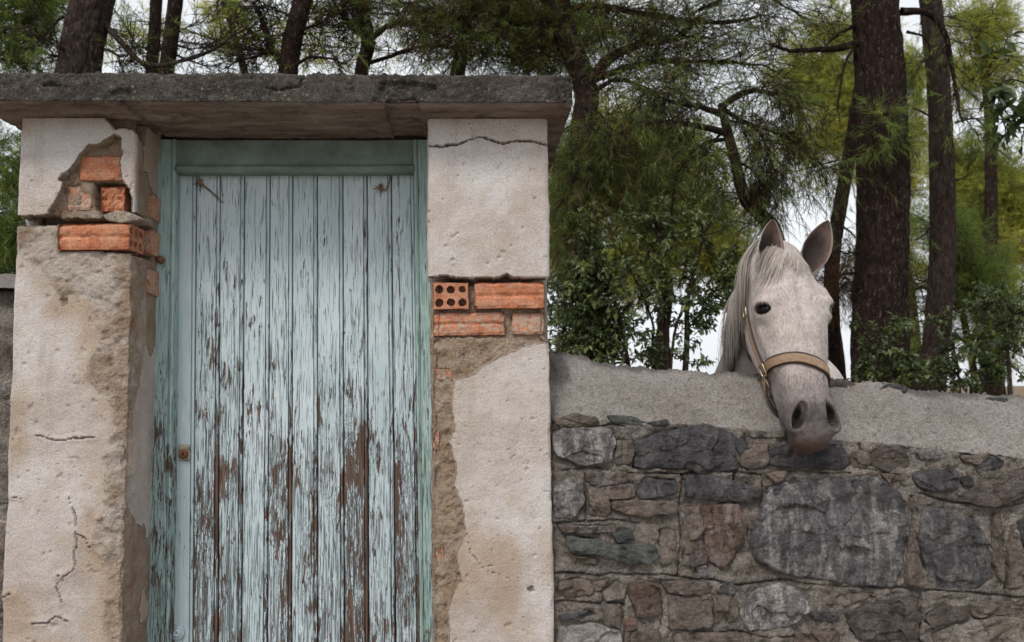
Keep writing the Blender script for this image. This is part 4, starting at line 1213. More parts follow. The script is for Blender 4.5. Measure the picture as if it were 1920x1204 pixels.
def prim_eval(pr, P):
    kind, d, k, op = pr
    if kind == 'e':
        c, r, ax = d
        q = P - c
        if ax is not None: q = q @ ax.T.astype(q.dtype)
        k0 = np.sqrt(((q / r) ** 2).sum(-1)); k1 = np.sqrt(((q / (r * r)) ** 2).sum(-1)) + 1e-9
        return k0 * (k0 - 1) / k1
    a, b, ra, rb = d
    ab = b - a; t = np.clip(((P - a) @ ab) / (ab @ ab), 0, 1)
    return np.sqrt(((P - a - t[..., None] * ab) ** 2).sum(-1)) - (ra + (rb - ra) * t)
def prim_box(pr):
    kind, d, k, op = pr
    if kind == 'e':
        R = float(d[1].max()); return d[0] - R, d[0] + R
    R = max(d[2], d[3]); return np.minimum(d[0], d[1]) - R, np.maximum(d[0], d[1]) + R
def comb(F, d, k, op):
    if op == 'u':
        h = np.maximum(k - np.abs(F - d), 0) / k
        return np.minimum(F, d) - h * h * k * 0.25
    h = np.maximum(k - np.abs(F + d), 0) / k     # subtract
    return np.maximum(F, -d) + h * h * k * 0.25
def sdf(P):
    F = np.full(P.shape[:-1], 1.0)
    for pr in PRIM:
        F = comb(F, prim_eval(pr, P), pr[2], pr[3])
    return F
def sgrad(P, e=0.003):
    g = np.stack([sdf(P + e * v) - sdf(P - e * v) for v in np.eye(3)], -1)
    return g / (np.linalg.norm(g, axis=-1, keepdims=True) + 1e-9)

EYE_A, EYE_B, EYE_C = 0.240, 0.034, 0.091
EYES = []
def horse_prims():
    # body first
    zf = lambda p: float(zg(p[0], p[1]))
    barrel = bw(1.25, 0, 1.16)
    bax = np.stack([HD, HSD, np.array([0, 0, 1.0])])
    ell(barrel, (0.62, 0.27, 0.30), bax, 0.1)
    ell(bw(0.74, 0, 1.22), (0.28, 0.21, 0.36), bax, 0.12)
    ell(bw(1.75, 0, 1.25), (0.34, 0.26, 0.28), bax, 0.12)
    ell(bw(0.98, 0, 1.42), (0.26, 0.09, 0.17), bax, 0.12)
    for s in (-1, 1):
        e = bw(0.70, 0.13 * s, 0.92); kn = bw(0.68, 0.13 * s, 0.48); ft = bw(0.67, 0.13 * s, 0.13)
        z0 = zf(ft); hf = bw(0.63, 0.13 * s, z0 + 0.03)
        ell(bw(0.72, 0.13 * s, 1.02), (0.13, 0.09, 0.22), bax, 0.08)
        cone(e, kn, 0.085, 0.048, 0.04); cone(kn, ft, 0.042, 0.036, 0.02); cone(ft, hf, 0.038, 0.055, 0.02)
        st = bw(1.72, 0.15 * s, 0.98); hk = bw(2.02, 0.14 * s, 0.56); ff = bw(1.97, 0.14 * s, 0.14)
        z0 = zf(ff); hh = bw(1.92, 0.14 * s, z0 + 0.03)
        ell(bw(1.78, 0.14 * s, 1.08), (0.24, 0.12, 0.26), bax, 0.08)
        cone(st, hk, 0.13, 0.052, 0.06); cone(hk, ff, 0.046, 0.038, 0.02); cone(ff, hh, 0.040, 0.058, 0.02)
    # neck: crest and throat lines
    n0 = hw(0.05, -0.06, 0.0); n1 = at(1436, 585, 2.86); n2 = at(1440, 705, 3.14)
    cone(n0, n1, 0.070, 0.088, 0.06); cone(n1, n2, 0.088, 0.15, 0.08)
    cone(n2, bw(0.95, 0, 1.45), 0.13, 0.14, 0.1)
    t0 = hw(0.20, -0.14, -0.01); t1 = at(1452, 700, 2.93); t2 = bw(0.62, 0, 1.32)
    cone(t0, t1, 0.075, 0.115, 0.06); cone(t1, t2, 0.125, 0.21, 0.09)
    ell(at(1400, 775, 3.12), (0.14, 0.16, 0.17), None, 0.06)
    ell(at(1498, 760, 3.12), (0.185, 0.2, 0.22), None, 0.06)
    # head
    hell(0.075, -0.030, 0, 0.115, 0.080, 0.088, 0.05)           # cranium
    hell(0.212, 0.000, 0, 0.145, 0.080, 0.110, 0.04)            # brow block
    hell(0.225, 0.046, 0, 0.17, 0.042, 0.084, 0.04)             # flat forehead
    for s in (-1, 1):
        hell(0.250, -0.085, 0.066 * s, 0.150, 0.095, 0.034, 0.05)   # jowl
        hell(0.204, 0.046, 0.093 * s, 0.040, 0.026, 0.020, 0.04)    # bone over the eye
        hcone((0.27, -0.008, 0.098 * s), (0.41, 0.000, 0.074 * s), 0.013, 0.009, 0.03)  # facial crest
        hcone((0.28, -0.115, 0.046 * s), (0.54, -0.066, 0.026 * s), 0.038, 0.028, 0.05)  # jaw bar
        hcone((0.26, 0.024, 0.032 * s), (0.53, 0.016, 0.028 * s), 0.049, 0.036, 0.03)   # nasal bones, two ridges
    hcone((0.30, -0.040, 0), (0.55, -0.025, 0), 0.073, 0.058, 0.05)         # mid face
    hell(0.590, -0.012, 0, 0.078, 0.062, 0.070, 0.04)           # muzzle
    hell(0.645, -0.012, 0, 0.040, 0.042, 0.060, 0.03)           # upper lip
    hell(0.648, -0.060, 0, 0.034, 0.028, 0.046, 0.014)          # lower lip, chin
    hell(0.610, -0.076, 0, 0.038, 0.026, 0.038, 0.03)
    for s in (-1, 1):
        rt = np.array(Matrix.Rotation(0.42 * s, 3, Vector(HB)))
        ax = (rt @ HAX.T).T
        hell(0.586, 0.022, 0.052 * s, 0.054, 0.030, 0.026, 0.025, 'u', ax)   # nostril wing
        hell(0.566, 0.050, 0.026 * s, 0.034, 0.014, 0.013, 0.02, 'u', ax)    # its fold
        hell(0.594, 0.048, 0.052 * s, 0.040, 0.050, 0.0185, 0.008, 's', ax)  # nostril opening
        hcone((0.594, 0.046, 0.052 * s), (0.560, -0.015, 0.036 * s), 0.018, 0.011, 0.006, 's')
        hell(0.568, 0.050, 0.044 * s, 0.024, 0.018, 0.010, 0.010, 's', ax)
        hell(0.310, 0.005, 0.066 * s, 0.08, 0.040, 0.018, 0.04)              # cheek plane below the eye
        # eye: a soft mound of lids with an almond opening
        eo = nrm(0.58 * HB + 0.81 * s * HC); et = np.cross(HA, eo); et = et if et @ HB > 0 else -et
        ea = nrm(HA - 0.22 * et); et = nrm(et - (et @ ea) * ea)
        ex = np.stack([ea, et, eo]); ec = hw(EYE_A, EYE_B, EYE_C * s)
        ell(ec - HA * 0.004 * HS, np.array([0.034, 0.043, 0.031]) * HS, ex, 0.03 * HS)
        ell(ec + (-ea * 0.026 + eo * 0.020 + et * 0.004) * HS, np.array([0.010, 0.034, 0.014]) * HS, ex, 0.022 * HS)
        ell(ec + eo * 0.031 * HS, np.array([0.0160, 0.0300, 0.024]) * HS, ex, 0.005 * HS, 's')
        EYES.append((ec, ex))
    hell(0.20, 0.098, 0, 0.11, 0.012, 0.010, 0.02, 's')                      # shallow groove of the forehead
    hcone((0.668, -0.042, 0.05), (0.662, -0.044, -0.05), 0.0035, 0.0035, 0.006, 's')  # mouth line
    for s in (-1, 1):
        hcone((0.664, -0.043, 0.05 * s), (0.605, -0.048, 0.085 * s), 0.0035, 0.0035, 0.006, 's')
horse_prims()

def surface_nets(F, xs, ys, zs):
    S = F < 0
    nx, ny, nz = F.shape
    c = np.zeros((nx - 1, ny - 1, nz - 1), np.int8)
    for a in (0, 1):
        for b in (0, 1):
            for d in (0, 1):
                c += S[a:nx - 1 + a, b:ny - 1 + b, d:nz - 1 + d]
    act = (c > 0) & (c < 8)
    I, J, K = np.nonzero(act)
    idx = -np.ones(act.shape, np.int64); idx[I, J, K] = np.arange(len(I))
    acc = np.zeros((len(I), 3)); cnt = np.zeros(len(I))
    corners = [(a, b, d) for a in (0, 1) for b in (0, 1) for d in (0, 1)]
    def pos(a, b, d): return np.stack([xs[I + a], ys[J + b], zs[K + d]], -1)
    for i, p in enumerate(corners):
        for q in corners[i + 1:]:
            if sum(abs(p[m] - q[m]) for m in range(3)) != 1: continue
            f0 = F[I + p[0], J + p[1], K + p[2]].astype(float); f1 = F[I + q[0], J + q[1], K + q[2]].astype(float)
            m = (f0 < 0) != (f1 < 0)
            t = np.where(m, f0 / np.where(m, f0 - f1, 1), 0)[:, None]
            acc += np.where(m[:, None], pos(*p) * (1 - t) + pos(*q) * t, 0); cnt += m
    V = acc / cnt[:, None]
    Fs = []
    for ax in range(3):
        sl0 = [slice(1, -1)] * 3; 
        lo = [slice(1, n - 1) for n in F.shape]; hi = list(lo)
        lo[ax] = slice(0, F.shape[ax] - 1); hi[ax] = slice(1, F.shape[ax])
        s0, s1 = S[tuple(lo)], S[tuple(hi)]
        e = np.nonzero(s0 != s1)
        inside = s0[e]
        base = [e[0] + (0 if ax == 0 else 1), e[1] + (0 if ax == 1 else 1), e[2] + (0 if ax == 2 else 1)]
        u, v = [(1, 2), (2, 0), (0, 1)][ax]
        def cid(du, dv):
            b = [x.copy() for x in base]; b[u] = b[u] - du; b[v] = b[v] - dv
            return idx[b[0], b[1], b[2]]
        q = np.stack([cid(1, 1), cid(0, 1), cid(0, 0), cid(1, 0)], -1)
        q = np.where(inside[:, None], q, q[:, ::-1])
        Fs.append(q[(q >= 0).all(1)])
    return V, np.vstack(Fs)

M_COAT = None
def m_coat():
    k = MB('grey_horse_coat')
    a = k.attr('ha'); inn = k.attr('inner'); dk = k.attr('dark')
    n = k.noise(22, 5, 0.6); n2 = k.noise((60, 60, 60), 4, 0.6); fl = k.noise(330, 2, 0.5)
    col = k.ramp(n, [(0.3, (0.35, 0.30, 0.29)), (0.5, (0.46, 0.41, 0.395)), (0.7, (0.54, 0.495, 0.48))])
    col = k.mix(k.mr(n2, 0.52, 0.70, 0, 0.4), col, (0.33, 0.265, 0.255))
    col = k.mix(k.mr(k.noise(9, 4, 0.6, loc=(2, 1, 4)), 0.5, 0.66, 0, 0.5), col, (0.36, 0.30, 0.285))
    col = k.mix(k.mr(fl, 0.66, 0.72, 0, 0.45), col, (0.20, 0.15, 0.14))
    mz = k.mr(k.math('ADD', a, k.math('MULTIPLY', k.math('SUBTRACT', n, 0.5), 0.14)), 0.40, 0.58)
    col = k.mix(k.math('MULTIPLY', mz, 0.95), col, k.ramp(n2, [(0.35, (0.05, 0.042, 0.043)), (0.65, (0.115, 0.097, 0.096))]))
    col = k.mix(k.math('MULTIPLY', k.mr(a, 0.635, 0.668), 0.85), col, (0.065, 0.037, 0.028))
    col = k.mix(1.0, col, k.ramp(k.noise((260, 260, 120), 4, 0.7), [(0.3, 0.72), (0.5, 1.0), (0.7, 1.16)]), 'MULTIPLY')
    col = k.mix(inn, col, k.ramp(k.noise(40, 4, 0.6), [(0.35, (0.075, 0.043, 0.033)), (0.65, (0.145, 0.093, 0.074))]))
    col = k.mix(dk, col, (0.025, 0.018, 0.017))
    h = k.noise((300, 300, 90), 4, 0.65)
    nb = k.bump(h, 0.30, 0.004)
    nb = k.bump(n2, 0.25, 0.008, nb)
    k.b.inputs['Sheen Weight'].default_value = 0.05
    k.b.inputs['Sheen Roughness'].default_value = 0.4
    return k.fin(col, 0.62, nb, 0.25)

def ear_mesh(base, tip, face, wid, fwd):
    """cupped ear: base and tip points, direction it opens to"""
    ax = tip - base; L = np.linalg.norm(ax); ax = ax / L
    f = nrm(face - np.dot(face, ax) * ax); s = np.cross(ax, f)
    nt_, nf = 22, 17
    ts = np.linspace(0, 1, nt_)
    W = np.interp(ts, [0, 0.12, 0.3, 0.5, 0.7, 0.85, 0.95, 1.0], [0.55, 0.74, 0.97, 1.0, 0.82, 0.55, 0.29, 0.06]) * wid
    ph = np.interp(ts, [0, 0.2, 0.5, 1], [2.5, 2.1, 1.62, 1.3])
    lean = np.interp(ts, [0, 0.3, 0.6, 1.0], [0, fwd, fwd * 1.05, fwd * 0.7])
    outer, inner = [], []
    for t, w_, p_, ln in zip(ts, W, ph, lean):
        r1, r2 = [], []
        for q in np.linspace(-1, 1, nf):
            a = q * p_
            dep = 0.78
            d = np.array([math.sin(a), -math.cos(a)])
            c = base + ax * L * t + f * ln
            o_ = c + s * d[0] * w_ + f * d[1] * w_ * dep
            th = min(0.0045, w_ * 0.5) * (1 - 0.75 * abs(q) ** 3)
            i_ = c + s * d[0] * (w_ - th) + f * d[1] * (w_ - th) * dep
            r1.append(o_); r2.append(i_)
        outer.append(r1); inner.append(r2)
    O = np.array(outer); I = np.array(inner)
    V = np.vstack([O.reshape(-1, 3), I.reshape(-1, 3)])
    n = nt_ * nf
    Fo = gridf(nt_, nf); Fi = gridf(nt_, nf, False, True) + n
    i = np.arange(nt_ - 1)
    r1 = np.stack([i * nf, (i + 1) * nf, n + (i + 1) * nf, n + i * nf], -1)
    r2 = np.stack([(i + 1) * nf + nf - 1, i * nf + nf - 1, n + i * nf + nf - 1, n + (i + 1) * nf + nf - 1], -1)
    j = np.arange(nf - 1); b = (nt_ - 1) * nf
    r3 = np.stack([b + j, b + j + 1, n + b + j + 1, n + b + j], -1)
    q = np.abs(np.linspace(-1, 1, nf))[None, :] + 0 * ts[:, None]
    inn = np.concatenate([np.zeros(n), (sstep(0.97, 0.74, q) * (0.92)).ravel()])
    dark = np.concatenate([np.zeros(n), (sstep(0.8, 0.3, np.abs(q * np.sign(np.linspace(-1, 1, nf))[None, :] + 0.1)) * sstep(0.88, 0.60, ts)[:, None] * 0.92).ravel()])
    return V, np.vstack([Fo, Fi, r1, r2, r3]), inn, dark

def ribbons(P, Wd, N):
    """flat ribbons P (m,n,3), widths (m,n), facing normals N (m,n,3)"""
    T = np.gradient(P, axis=1); S = np.cross(T, N); S /= np.linalg.norm(S, axis=-1, keepdims=True) + 1e-9
    m, n, _ = P.shape
    V = np.stack([P - S * Wd[..., None] / 2, P + N * Wd[..., None] * 0.35, P + S * Wd[..., None] / 2], 2)
    base = (np.arange(m) * n * 3)[:, None]; i = np.arange(n - 1)[None] * 3
    F = np.concatenate([np.stack([base + i, base + i + 1, base + i + 4, base + i + 3], -1).reshape(-1, 4), np.stack([base + i + 1, base + i + 2, base + i + 5, base + i + 4], -1).reshape(-1, 4)])
    return V.reshape(-1, 3), F

def build_horse():
    def axis(lo, f0, f1, hi, fine=0.0058, coarse=0.022):
        a = np.arange(f0, f1, fine)
        return np.concatenate([np.arange(f0 - coarse, lo, -coarse)[::-1], a, np.arange(a[-1] + coarse, hi, coarse)])
    B0, B1_ = zip(*[prim_box(p) for p in PRIM]); lo = np.min(B0, 0) - 0.06; hi = np.max(B1_, 0) + 0.06
    hl = np.min([hw(a, b, c) for a in (0, .69) for b in (-.2, .08) for c in (-.13, .13)], 0) - 0.01
    hh = np.max([hw(a, b, c) for a in (-.02, .69) for b in (-.16, .08) for c in (-.13, .13)], 0) + 0.02
    xs, ys, zs = axis(lo[0], hl[0] - 0.08, hh[0], hi[0]), axis(lo[1], hl[1], 2.76, hi[1]), axis(lo[2], hl[2], hh[2], hi[2])
    F = np.full((len(xs), len(ys), len(zs)), 0.5, np.float32)
    for pr in PRIM:
        b0, b1 = prim_box(pr); mg = 0.05 + pr[2]
        s = []
        for ax_, v0, v1 in zip((xs, ys, zs), b0 - mg, b1 + mg):
            i0, i1 = np.searchsorted(ax_, [v0, v1]); s.append(slice(i0, i1))
        G = np.stack(np.meshgrid(xs[s[0]], ys[s[1]], zs[s[2]], indexing='ij'), -1).astype(np.float32)
        F[tuple(s)] = comb(F[tuple(s)], prim_eval(pr, G).astype(np.float32), pr[2], pr[3])
    V, Q = surface_nets(F, xs, ys, zs)
    # project on the exact surface near the head for smoothness
    L = hloc(V)
    near = (L[:, 0] > -0.05) & (V[:, 1] < 2.8)
    Pn = V[near]
    for _ in range(2):
        d = sdf(Pn); Pn = Pn - 0.7 * d[:, None] * sgrad(Pn)
    V[near] = Pn
    L = hloc(V)
    ha = np.clip(L[:, 0], 0, 1) * (L[:, 1] > -0.16)
    ha = np.where((L[:, 0] > 0.75) | (np.abs(L[:, 2]) > 0.2), 0, ha)
    # inside of nostrils, rims of the eyes
    dark = np.zeros(len(V))
    for s in (-1, 1):
        q = np.linalg.norm((L - np.array([0.585, 0.018, 0.050 * s])) / np.array([0.046, 0.050, 0.0215]), axis=1)
        dark = np.maximum(dark, sstep(1.0, 0.75, q) * 0.97)
    for ec, ex in EYES:
        q = ((V - ec) / HS) @ ex.T
        q = np.linalg.norm(q[:, :2] / np.array([0.0205, 0.0320]), axis=1) + 9 * (q[:, 2] < 0)
        dark = np.maximum(dark, sstep(1.12, 0.92, q) * 0.8)
    hoof = sstep(0.09, 0.06, V[:, 2] - zg(V[:, 0], V[:, 1]))
    dark = np.maximum(dark, hoof * 0.85)
    inner = np.zeros(len(V))
    # ears
    eL = ear_mesh(at(1429, 512, 2.585), at(1443, 410, 2.535), np.array([0.22, -1.0, 0.10]), 0.047, 0.030)
    eR = ear_mesh(at(1512, 512, 2.592), at(1552, 414, 2.560), np.array([-0.16, -1.0, 0.10]), 0.046, 0.012)
    Vs, Fs, In, Dk, HaL = [V], [Q], [inner], [dark], [ha]
    b = len(V)
    for e in (eL, eR):
        Vs.append(e[0]); Fs.append(e[1] + b); In.append(e[2]); Dk.append(e[3]); HaL.append(np.zeros(len(e[0]))); b += len(e[0])
    root = bw(1.25, 0, 0); root[2] = float(zg(root[0], root[1]))
    th = thing('horse', root, 'white grey horse with a leather halter resting its head over the stone wall', 'horse')
    coat = m_coat()
    mk('body', np.vstack(Vs), [np.vstack(Fs)], coat, th, True, {'ha': np.concatenate(HaL), 'inner': np.concatenate(In), 'dark': np.concatenate(Dk)})
    # short coat hair over the face
    rg = np.random.RandomState(3)
    fm = (L[:, 0] > -0.02) & (L[:, 0] < 0.63) & (V[:, 1] < 2.72) & (dark < 0.05)
    idx = rg.choice(np.nonzero(fm)[0], 15000)
    P0 = V[idx] + rg.normal(0, 0.002, (len(idx), 3)); g0 = sgrad(P0)
    P0 = P0 - sdf(P0)[:, None] * g0
    tdir = HA[None] - (g0 @ HA)[:, None] * g0 + rg.normal(0, 0.22, P0.shape); tdir /= np.linalg.norm(tdir, axis=1, keepdims=True)
    ln_ = rg.uniform(0.007, 0.016, len(idx))[:, None]
    sd = np.cross(tdir, g0) * 0.0006
    Vh = np.stack([P0 - sd, P0 + sd, P0 + tdir * ln_ + g0 * 0.0022], 1).reshape(-1, 3)
    kh = MB('coat_hair'); vv_ = kh.attr('v')
    mhh = kh.fin(kh.ramp(vv_, [(0.0, (0.09, 0.075, 0.072)), (0.35, (0.34, 0.295, 0.28)), (1.0, (0.60, 0.555, 0.535))]), 0.6, None, 0.2)
    hv = np.clip(rg.uniform(0.15, 1.0, len(idx)) - 0.95 * sstep(0.38, 0.58, L[idx, 0]), 0, 1)
    tag(mk('coat_hair', Vh, np.arange(len(Vh)).reshape(-1, 3), mhh, th, False, {'v': np.repeat(hv, 3)}), kind='stuff')
    # eyes
    k = MB('horse_eye')
    em = k.fin((0.006, 0.005, 0.004), 0.10, None, 0.12)
    for ec, ex in EYES:
        a = np.linspace(0, 2 * np.pi, 28, endpoint=False); bb = np.linspace(-np.pi / 2, np.pi / 2, 16)
        Ve = np.array([[ec + HS * (ex[0] * 0.026 * math.cos(x) * math.cos(y) + ex[1] * 0.034 * math.sin(x) * math.cos(y) + ex[2] * 0.0312 * math.sin(y)) for y in bb] for x in a])
        mk('eye', Ve.reshape(-1, 3), gridf(28, 16, True), em, th)
    # hair
    def m_hair(name, c1, c2):
        k = MB(name); v = k.attr('v')
        col = k.ramp(v, [(0.0, c1), (1.0, c2)])
        k.b.inputs['Anisotropic'].default_value = 0.4
        return k.fin(col, 0.5, None, 0.35)
    mh = m_hair('mane_hair', (0.13, 0.11, 0.10), (0.47, 0.42, 0.385))
    rng = np.random.RandomState(7)
    def strands(roots, dirs, lens, n, grav, side, spread, clear, w0, vfun, name):
        m = len(roots); clr = clear * rng.uniform(0.3, 1.8, m); P = [roots.copy()]; d = dirs / np.linalg.norm(dirs, axis=1, keepdims=True)
        p = roots.copy(); Ns = []
        nx_ = sgrad(p)
        for i in range(n - 1):
            Ns.append(nx_)
            d = d + grav * np.array([0, 0, -1.0]) + side + rng.normal(0, spread, d.shape)
            d /= np.linalg.norm(d, axis=1, keepdims=True)
            p = p + d * (lens / (n - 1))[:, None]
            dd = sdf(p); nx_ = sgrad(p)
            push = np.maximum(clr - dd, 0)
            p = p + nx_ * push[:, None]
            into = np.minimum((d * nx_).sum(1), 0)
            d = d - nx_ * (into * (push > 0))[:, None]
            P.append(p.copy())
        Ns.append(nx_)
        P = np.stack(P, 1); N = np.stack(Ns, 1)
        tt = np.linspace(0, 1, n)
        W = w0 * (1 - 0.75 * tt ** 2)[None] * rng.uniform(0.6, 1.3, m)[:, None]
        V_, F_ = ribbons(P, W, N)
        v = np.repeat(vfun(P, tt).reshape(-1), 3)
        return mk(name, V_, [F_], mh, th, True, {'v': np.clip(v, 0, 1)})
    # forelock: from between the ears, falling over the brow and to the viewer's left
    m = 1500
    cc = np.clip(rng.normal(0.018, 0.013, m), -0.006, 0.048); aa = rng.uniform(-0.045, 0.03, m)
    roots = np.array([hw(a_, 0.04 if a_ > -0.01 else 0.0, c_) for a_, c_ in zip(aa, cc)])
    for _ in range(3): roots = roots - (sdf(roots) - 0.001)[:, None] * sgrad(roots)
    dirs = HA[None] * 1.0 + HB[None] * 0.35 - HC[None] * (0.50 - 24.0 * (cc - 0.016))[:, None] + rng.normal(0, 0.12, (m, 3))
    ln = rng.uniform(0.07, 0.23, m) * (1 - 0.4 * (cc > 0.012))
    clump = rng.uniform(0, 1, 24)[(np.floor((cc + 0.06) / 0.12 * 23)).astype(int)]
    ln = ln * (0.6 + 0.5 * clump)
    strands(roots, dirs, ln, 14, 0.10, -HC[None] * 0.03, 0.03, 0.004, 0.0021, lambda P, t: (0.35 + 0.65 * rng.rand(len(P), 1)) + 0 * t[None], 'forelock')
    # mane: rooted along the crest, falling to the viewer's left
    m = 3600
    tt = rng.uniform(0, 1, m)
    crest = np.array([hw(-0.03, -0.05, -0.01), hw(-0.02, -0.10, -0.02), at(1424, 520, 2.80), at(1412, 610, 2.98), at(1420, 668, 3.2)])
    cp = catmull(crest, 60); ci = (tt * 59).astype(int)
    roots = cp[ci] + rng.normal(0, 0.012, (m, 3)) + np.array([0, 0, 0.03])
    for _ in range(4): roots = roots - (sdf(roots) - 0.002)[:, None] * sgrad(roots)
    dirs = np.array([-0.75, -0.15, 0.05])[None] + rng.normal(0, 0.13, (m, 3))
    ln = rng.uniform(0.20, 0.34, m)
    clump = rng.uniform(0, 1, 40)[(tt * 39.9).astype(int)]
    ln = ln * (0.75 + 0.35 * clump)
    def vm(P, t):
        z = P[..., 2]; base = 0.45 + 0.5 * rng.rand(len(P), 1)
        return base - 0.85 * sstep(1.90, 1.60, z) * (0.35 + 0.65 * rng.rand(len(P), 1))
    strands(roots, dirs, ln, 16, 0.42, np.array([[-0.02, -0.03, 0]]), 0.022, 0.014, 0.0034, vm, 'mane')
    # tail
    m = 350
    roots = bw(2.10, 0, 1.33)[None] + rng.normal(0, 0.02, (m, 3))
    dirs = HD[None] + rng.normal(0, 0.1, (m, 3))
    strands(roots, dirs, rng.uniform(0.6, 0.9, m), 14, 0.35, np.zeros((1, 3)), 0.03, 0.01, 0.006, lambda P, t: 0.3 + 0.4 * rng.rand(len(P), 1) + 0 * t[None], 'tail')
    # lashes and whiskers
    m = 26
    f = np.linspace(-0.9, 0.9, m)
    ec, ex = EYES[0]
    P0 = np.array([ec + HS * (-ex[0] * 0.0200 * (1 - q * q) + ex[1] * 0.029 * q + ex[2] * (0.036 - 0.010 * q * q)) for q in f])
    dr_ = ex[2][None] * 1.0 - ex[0][None] * 0.25 + ex[1][None] * f[:, None] * 0.4 + rng.normal(0, 0.12, (m, 3))
    Pl = np.stack([P0 + dr_ * 0.011 * t + HA[None] * 0.003 * t * t for t in np.linspace(0, 1, 5)], 1)
    V_, F_ = tubes(Pl, np.full((m, 5), 0.0004), 3)
    tag(mk('eyelashes', V_, [F_], mh, th, True, {'v': np.full(len(V_), 0.9)}), kind='stuff')
    m = 18
    ang = rng.uniform(-1.2, 1.2, m); aa = rng.uniform(0.60, 0.67, m)
    P0 = np.array([hw(a_, -0.03 + 0.05 * math.cos(q) - 0.03, 0.06 * math.sin(q)) for a_, q in zip(aa, ang)])
    for _ in range(3): P0 = P0 - (sdf(P0) - 0.0)[:, None] * sgrad(P0)
    g = sgrad(P0)
    Pl = np.stack([P0 + (g * t + np.array([0, 0, -0.5]) * t * t) * rng.uniform(0.015, 0.035, (m, 1)) for t in np.linspace(0, 1, 6)], 1)
    V_, F_ = tubes(Pl, np.full((m, 6), 0.00022), 3)
    tag(mk('whiskers', V_, [F_], mh, th, True, {'v': np.full(len(V_), 0.8)}), kind='stuff')

    # ---------------- halter
    lea = MB('tan_leather')
    e = lea.attr('edge')
    c1 = lea.ramp(lea.noise(90, 4, 0.6), [(0.3, (0.21, 0.135, 0.085)), (0.7, (0.32, 0.22, 0.145))])
    col = lea.mix(e, c1, (0.035, 0.02, 0.014))
    ML = lea.fin(col, 0.55, lea.bump(lea.noise(300, 4, 0.6), 0.25, 0.002), 0.4)
    kb = MB('old_brass')
    MBR = kb.fin(kb.ramp(kb.noise(120, 4, 0.6), [(0.3, (0.30, 0.22, 0.12)), (0.7, (0.55, 0.47, 0.33))]), 0.35, None, 0.5, Metallic=0.9)
    root = hw(0.42, 0, 0)
    ht = thing('halter', root, 'tan leather halter with dark edges and brass fittings on the horse\'s head', 'halter')
    def snap(P, clear):
        P = np.array(P, float)
        for _ in range(5):
            P = P - (sdf(P) - clear)[:, None] * sgrad(P)
        return P
    def strap(name, pts, width, n=40, clear=0.004, thick=0.004, onskin=True, closed=False, par=None, pull=1.0):
        P = catmull(pts, n)
        if onskin:
            S = snap(P, clear); P = S
            for _ in range(3):
                Q = P.copy(); Q[1:-1] = 0.25 * P[:-2] + 0.5 * P[1:-1] + 0.25 * P[2:]; P = Q
        N = sgrad(P)
        for _ in range(4):
            N[1:-1] = 0.25 * N[:-2] + 0.5 * N[1:-1] + 0.25 * N[2:]; N /= np.linalg.norm(N, axis=1, keepdims=True)
        T = np.gradient(P, axis=0); T /= np.linalg.norm(T, axis=1, keepdims=True)
        S = np.cross(T, N); S /= np.linalg.norm(S, axis=1, keepdims=True)
        prof = [(-0.5, -0.2), (-0.5, 0.5), (-0.36, 0.9), (-0.32, 0.95), (0.32, 0.95), (0.36, 0.9), (0.5, 0.5), (0.5, -0.2)]
        ed = [1, 1, 1, 0, 0, 1, 1, 1]
        V_ = np.stack([P + S * width * a + N * thick * b_ for a, b_ in prof], 0)
        kk = len(prof)
        return mk(name, V_.reshape(-1, 3), [gridf(kk, n, True)], ML, par or ht, True, {'edge': np.repeat(np.array(ed, float), n)})
    # noseband over the nose
    NB = [(0.404, -0.052, -0.088), (0.404, -0.015, -0.085), (0.404, 0.035, -0.07), (0.412, 0.075, -0.03), (0.420, 0.08, 0.0), (0.430, 0.075, 0.03), (0.452, 0.035, 0.07), (0.485, -0.015, 0.085), (0.505, -0.052, 0.088)]
    strap('noseband', [hw(*p) for p in NB], 0.036, 60, 0.004, 0.006)
    CKS = []
    # cheek straps, from the ring up to below the ear
    for s in (-1, 1):
        CK = [(0.412, -0.058, 0.085 * s), (0.38, -0.064, 0.09 * s), (0.30, -0.075, 0.095 * s), (0.22, -0.085, 0.095 * s), (0.13, -0.09, 0.095 * s), (0.05, -0.10, 0.09 * s), (-0.01, -0.09, 0.07 * s)]
        CKS.append(strap('cheek_strap', [hw(*p) for p in CK], 0.024, 50, 0.003, 0.005))
        BK = [(0.17, -0.10, 0.10 * s), (0.25, -0.14, 0.092 * s), (0.33, -0.165, 0.07 * s), (0.36, -0.185, 0.03 * s), (0.365, -0.19, 0.0)]
        strap('throat_strap', [hw(*p) for p in BK], 0.018, 40, 0.006, 0.004)
    CR = [(-0.01, -0.09, -0.07), (-0.04, -0.08, -0.03), (-0.045, -0.08, 0.0), (-0.04, -0.08, 0.03), (-0.01, -0.09, 0.07)]
    strap('crown_strap', [hw(*p) for p in CR], 0.026, 30, 0.004, 0.005)
    # chin strap sags under the jaw
    CS = [(0.420, -0.060, -0.090), (0.48, -0.090, -0.080), (0.545, -0.105, -0.045), (0.57, -0.118, 0.0), (0.545, -0.105, 0.045), (0.50, -0.085, 0.070), (0.462, -0.060, 0.080)]
    chs = strap('chin_strap', [hw(*p) for p in CS], 0.024, 50, 0.004, 0.005, onskin=False)
    # fittings
    def ringm(name, c, U, W, ru, rw, r, par, sq=4.0):
        a = np.linspace(0, 2 * np.pi, 33)
        cu = np.sign(np.cos(a)) * np.abs(np.cos(a)) ** (2 / sq); cw = np.sign(np.sin(a)) * np.abs(np.sin(a)) ** (2 / sq)
        P = c + U[None] * (ru * cu)[:, None] + W[None] * (rw * cw)[:, None]
        V_, F_ = tubes(P[None], np.full((1, 33), r), 8)
        return mk(name, V_, [F_], MBR, par)
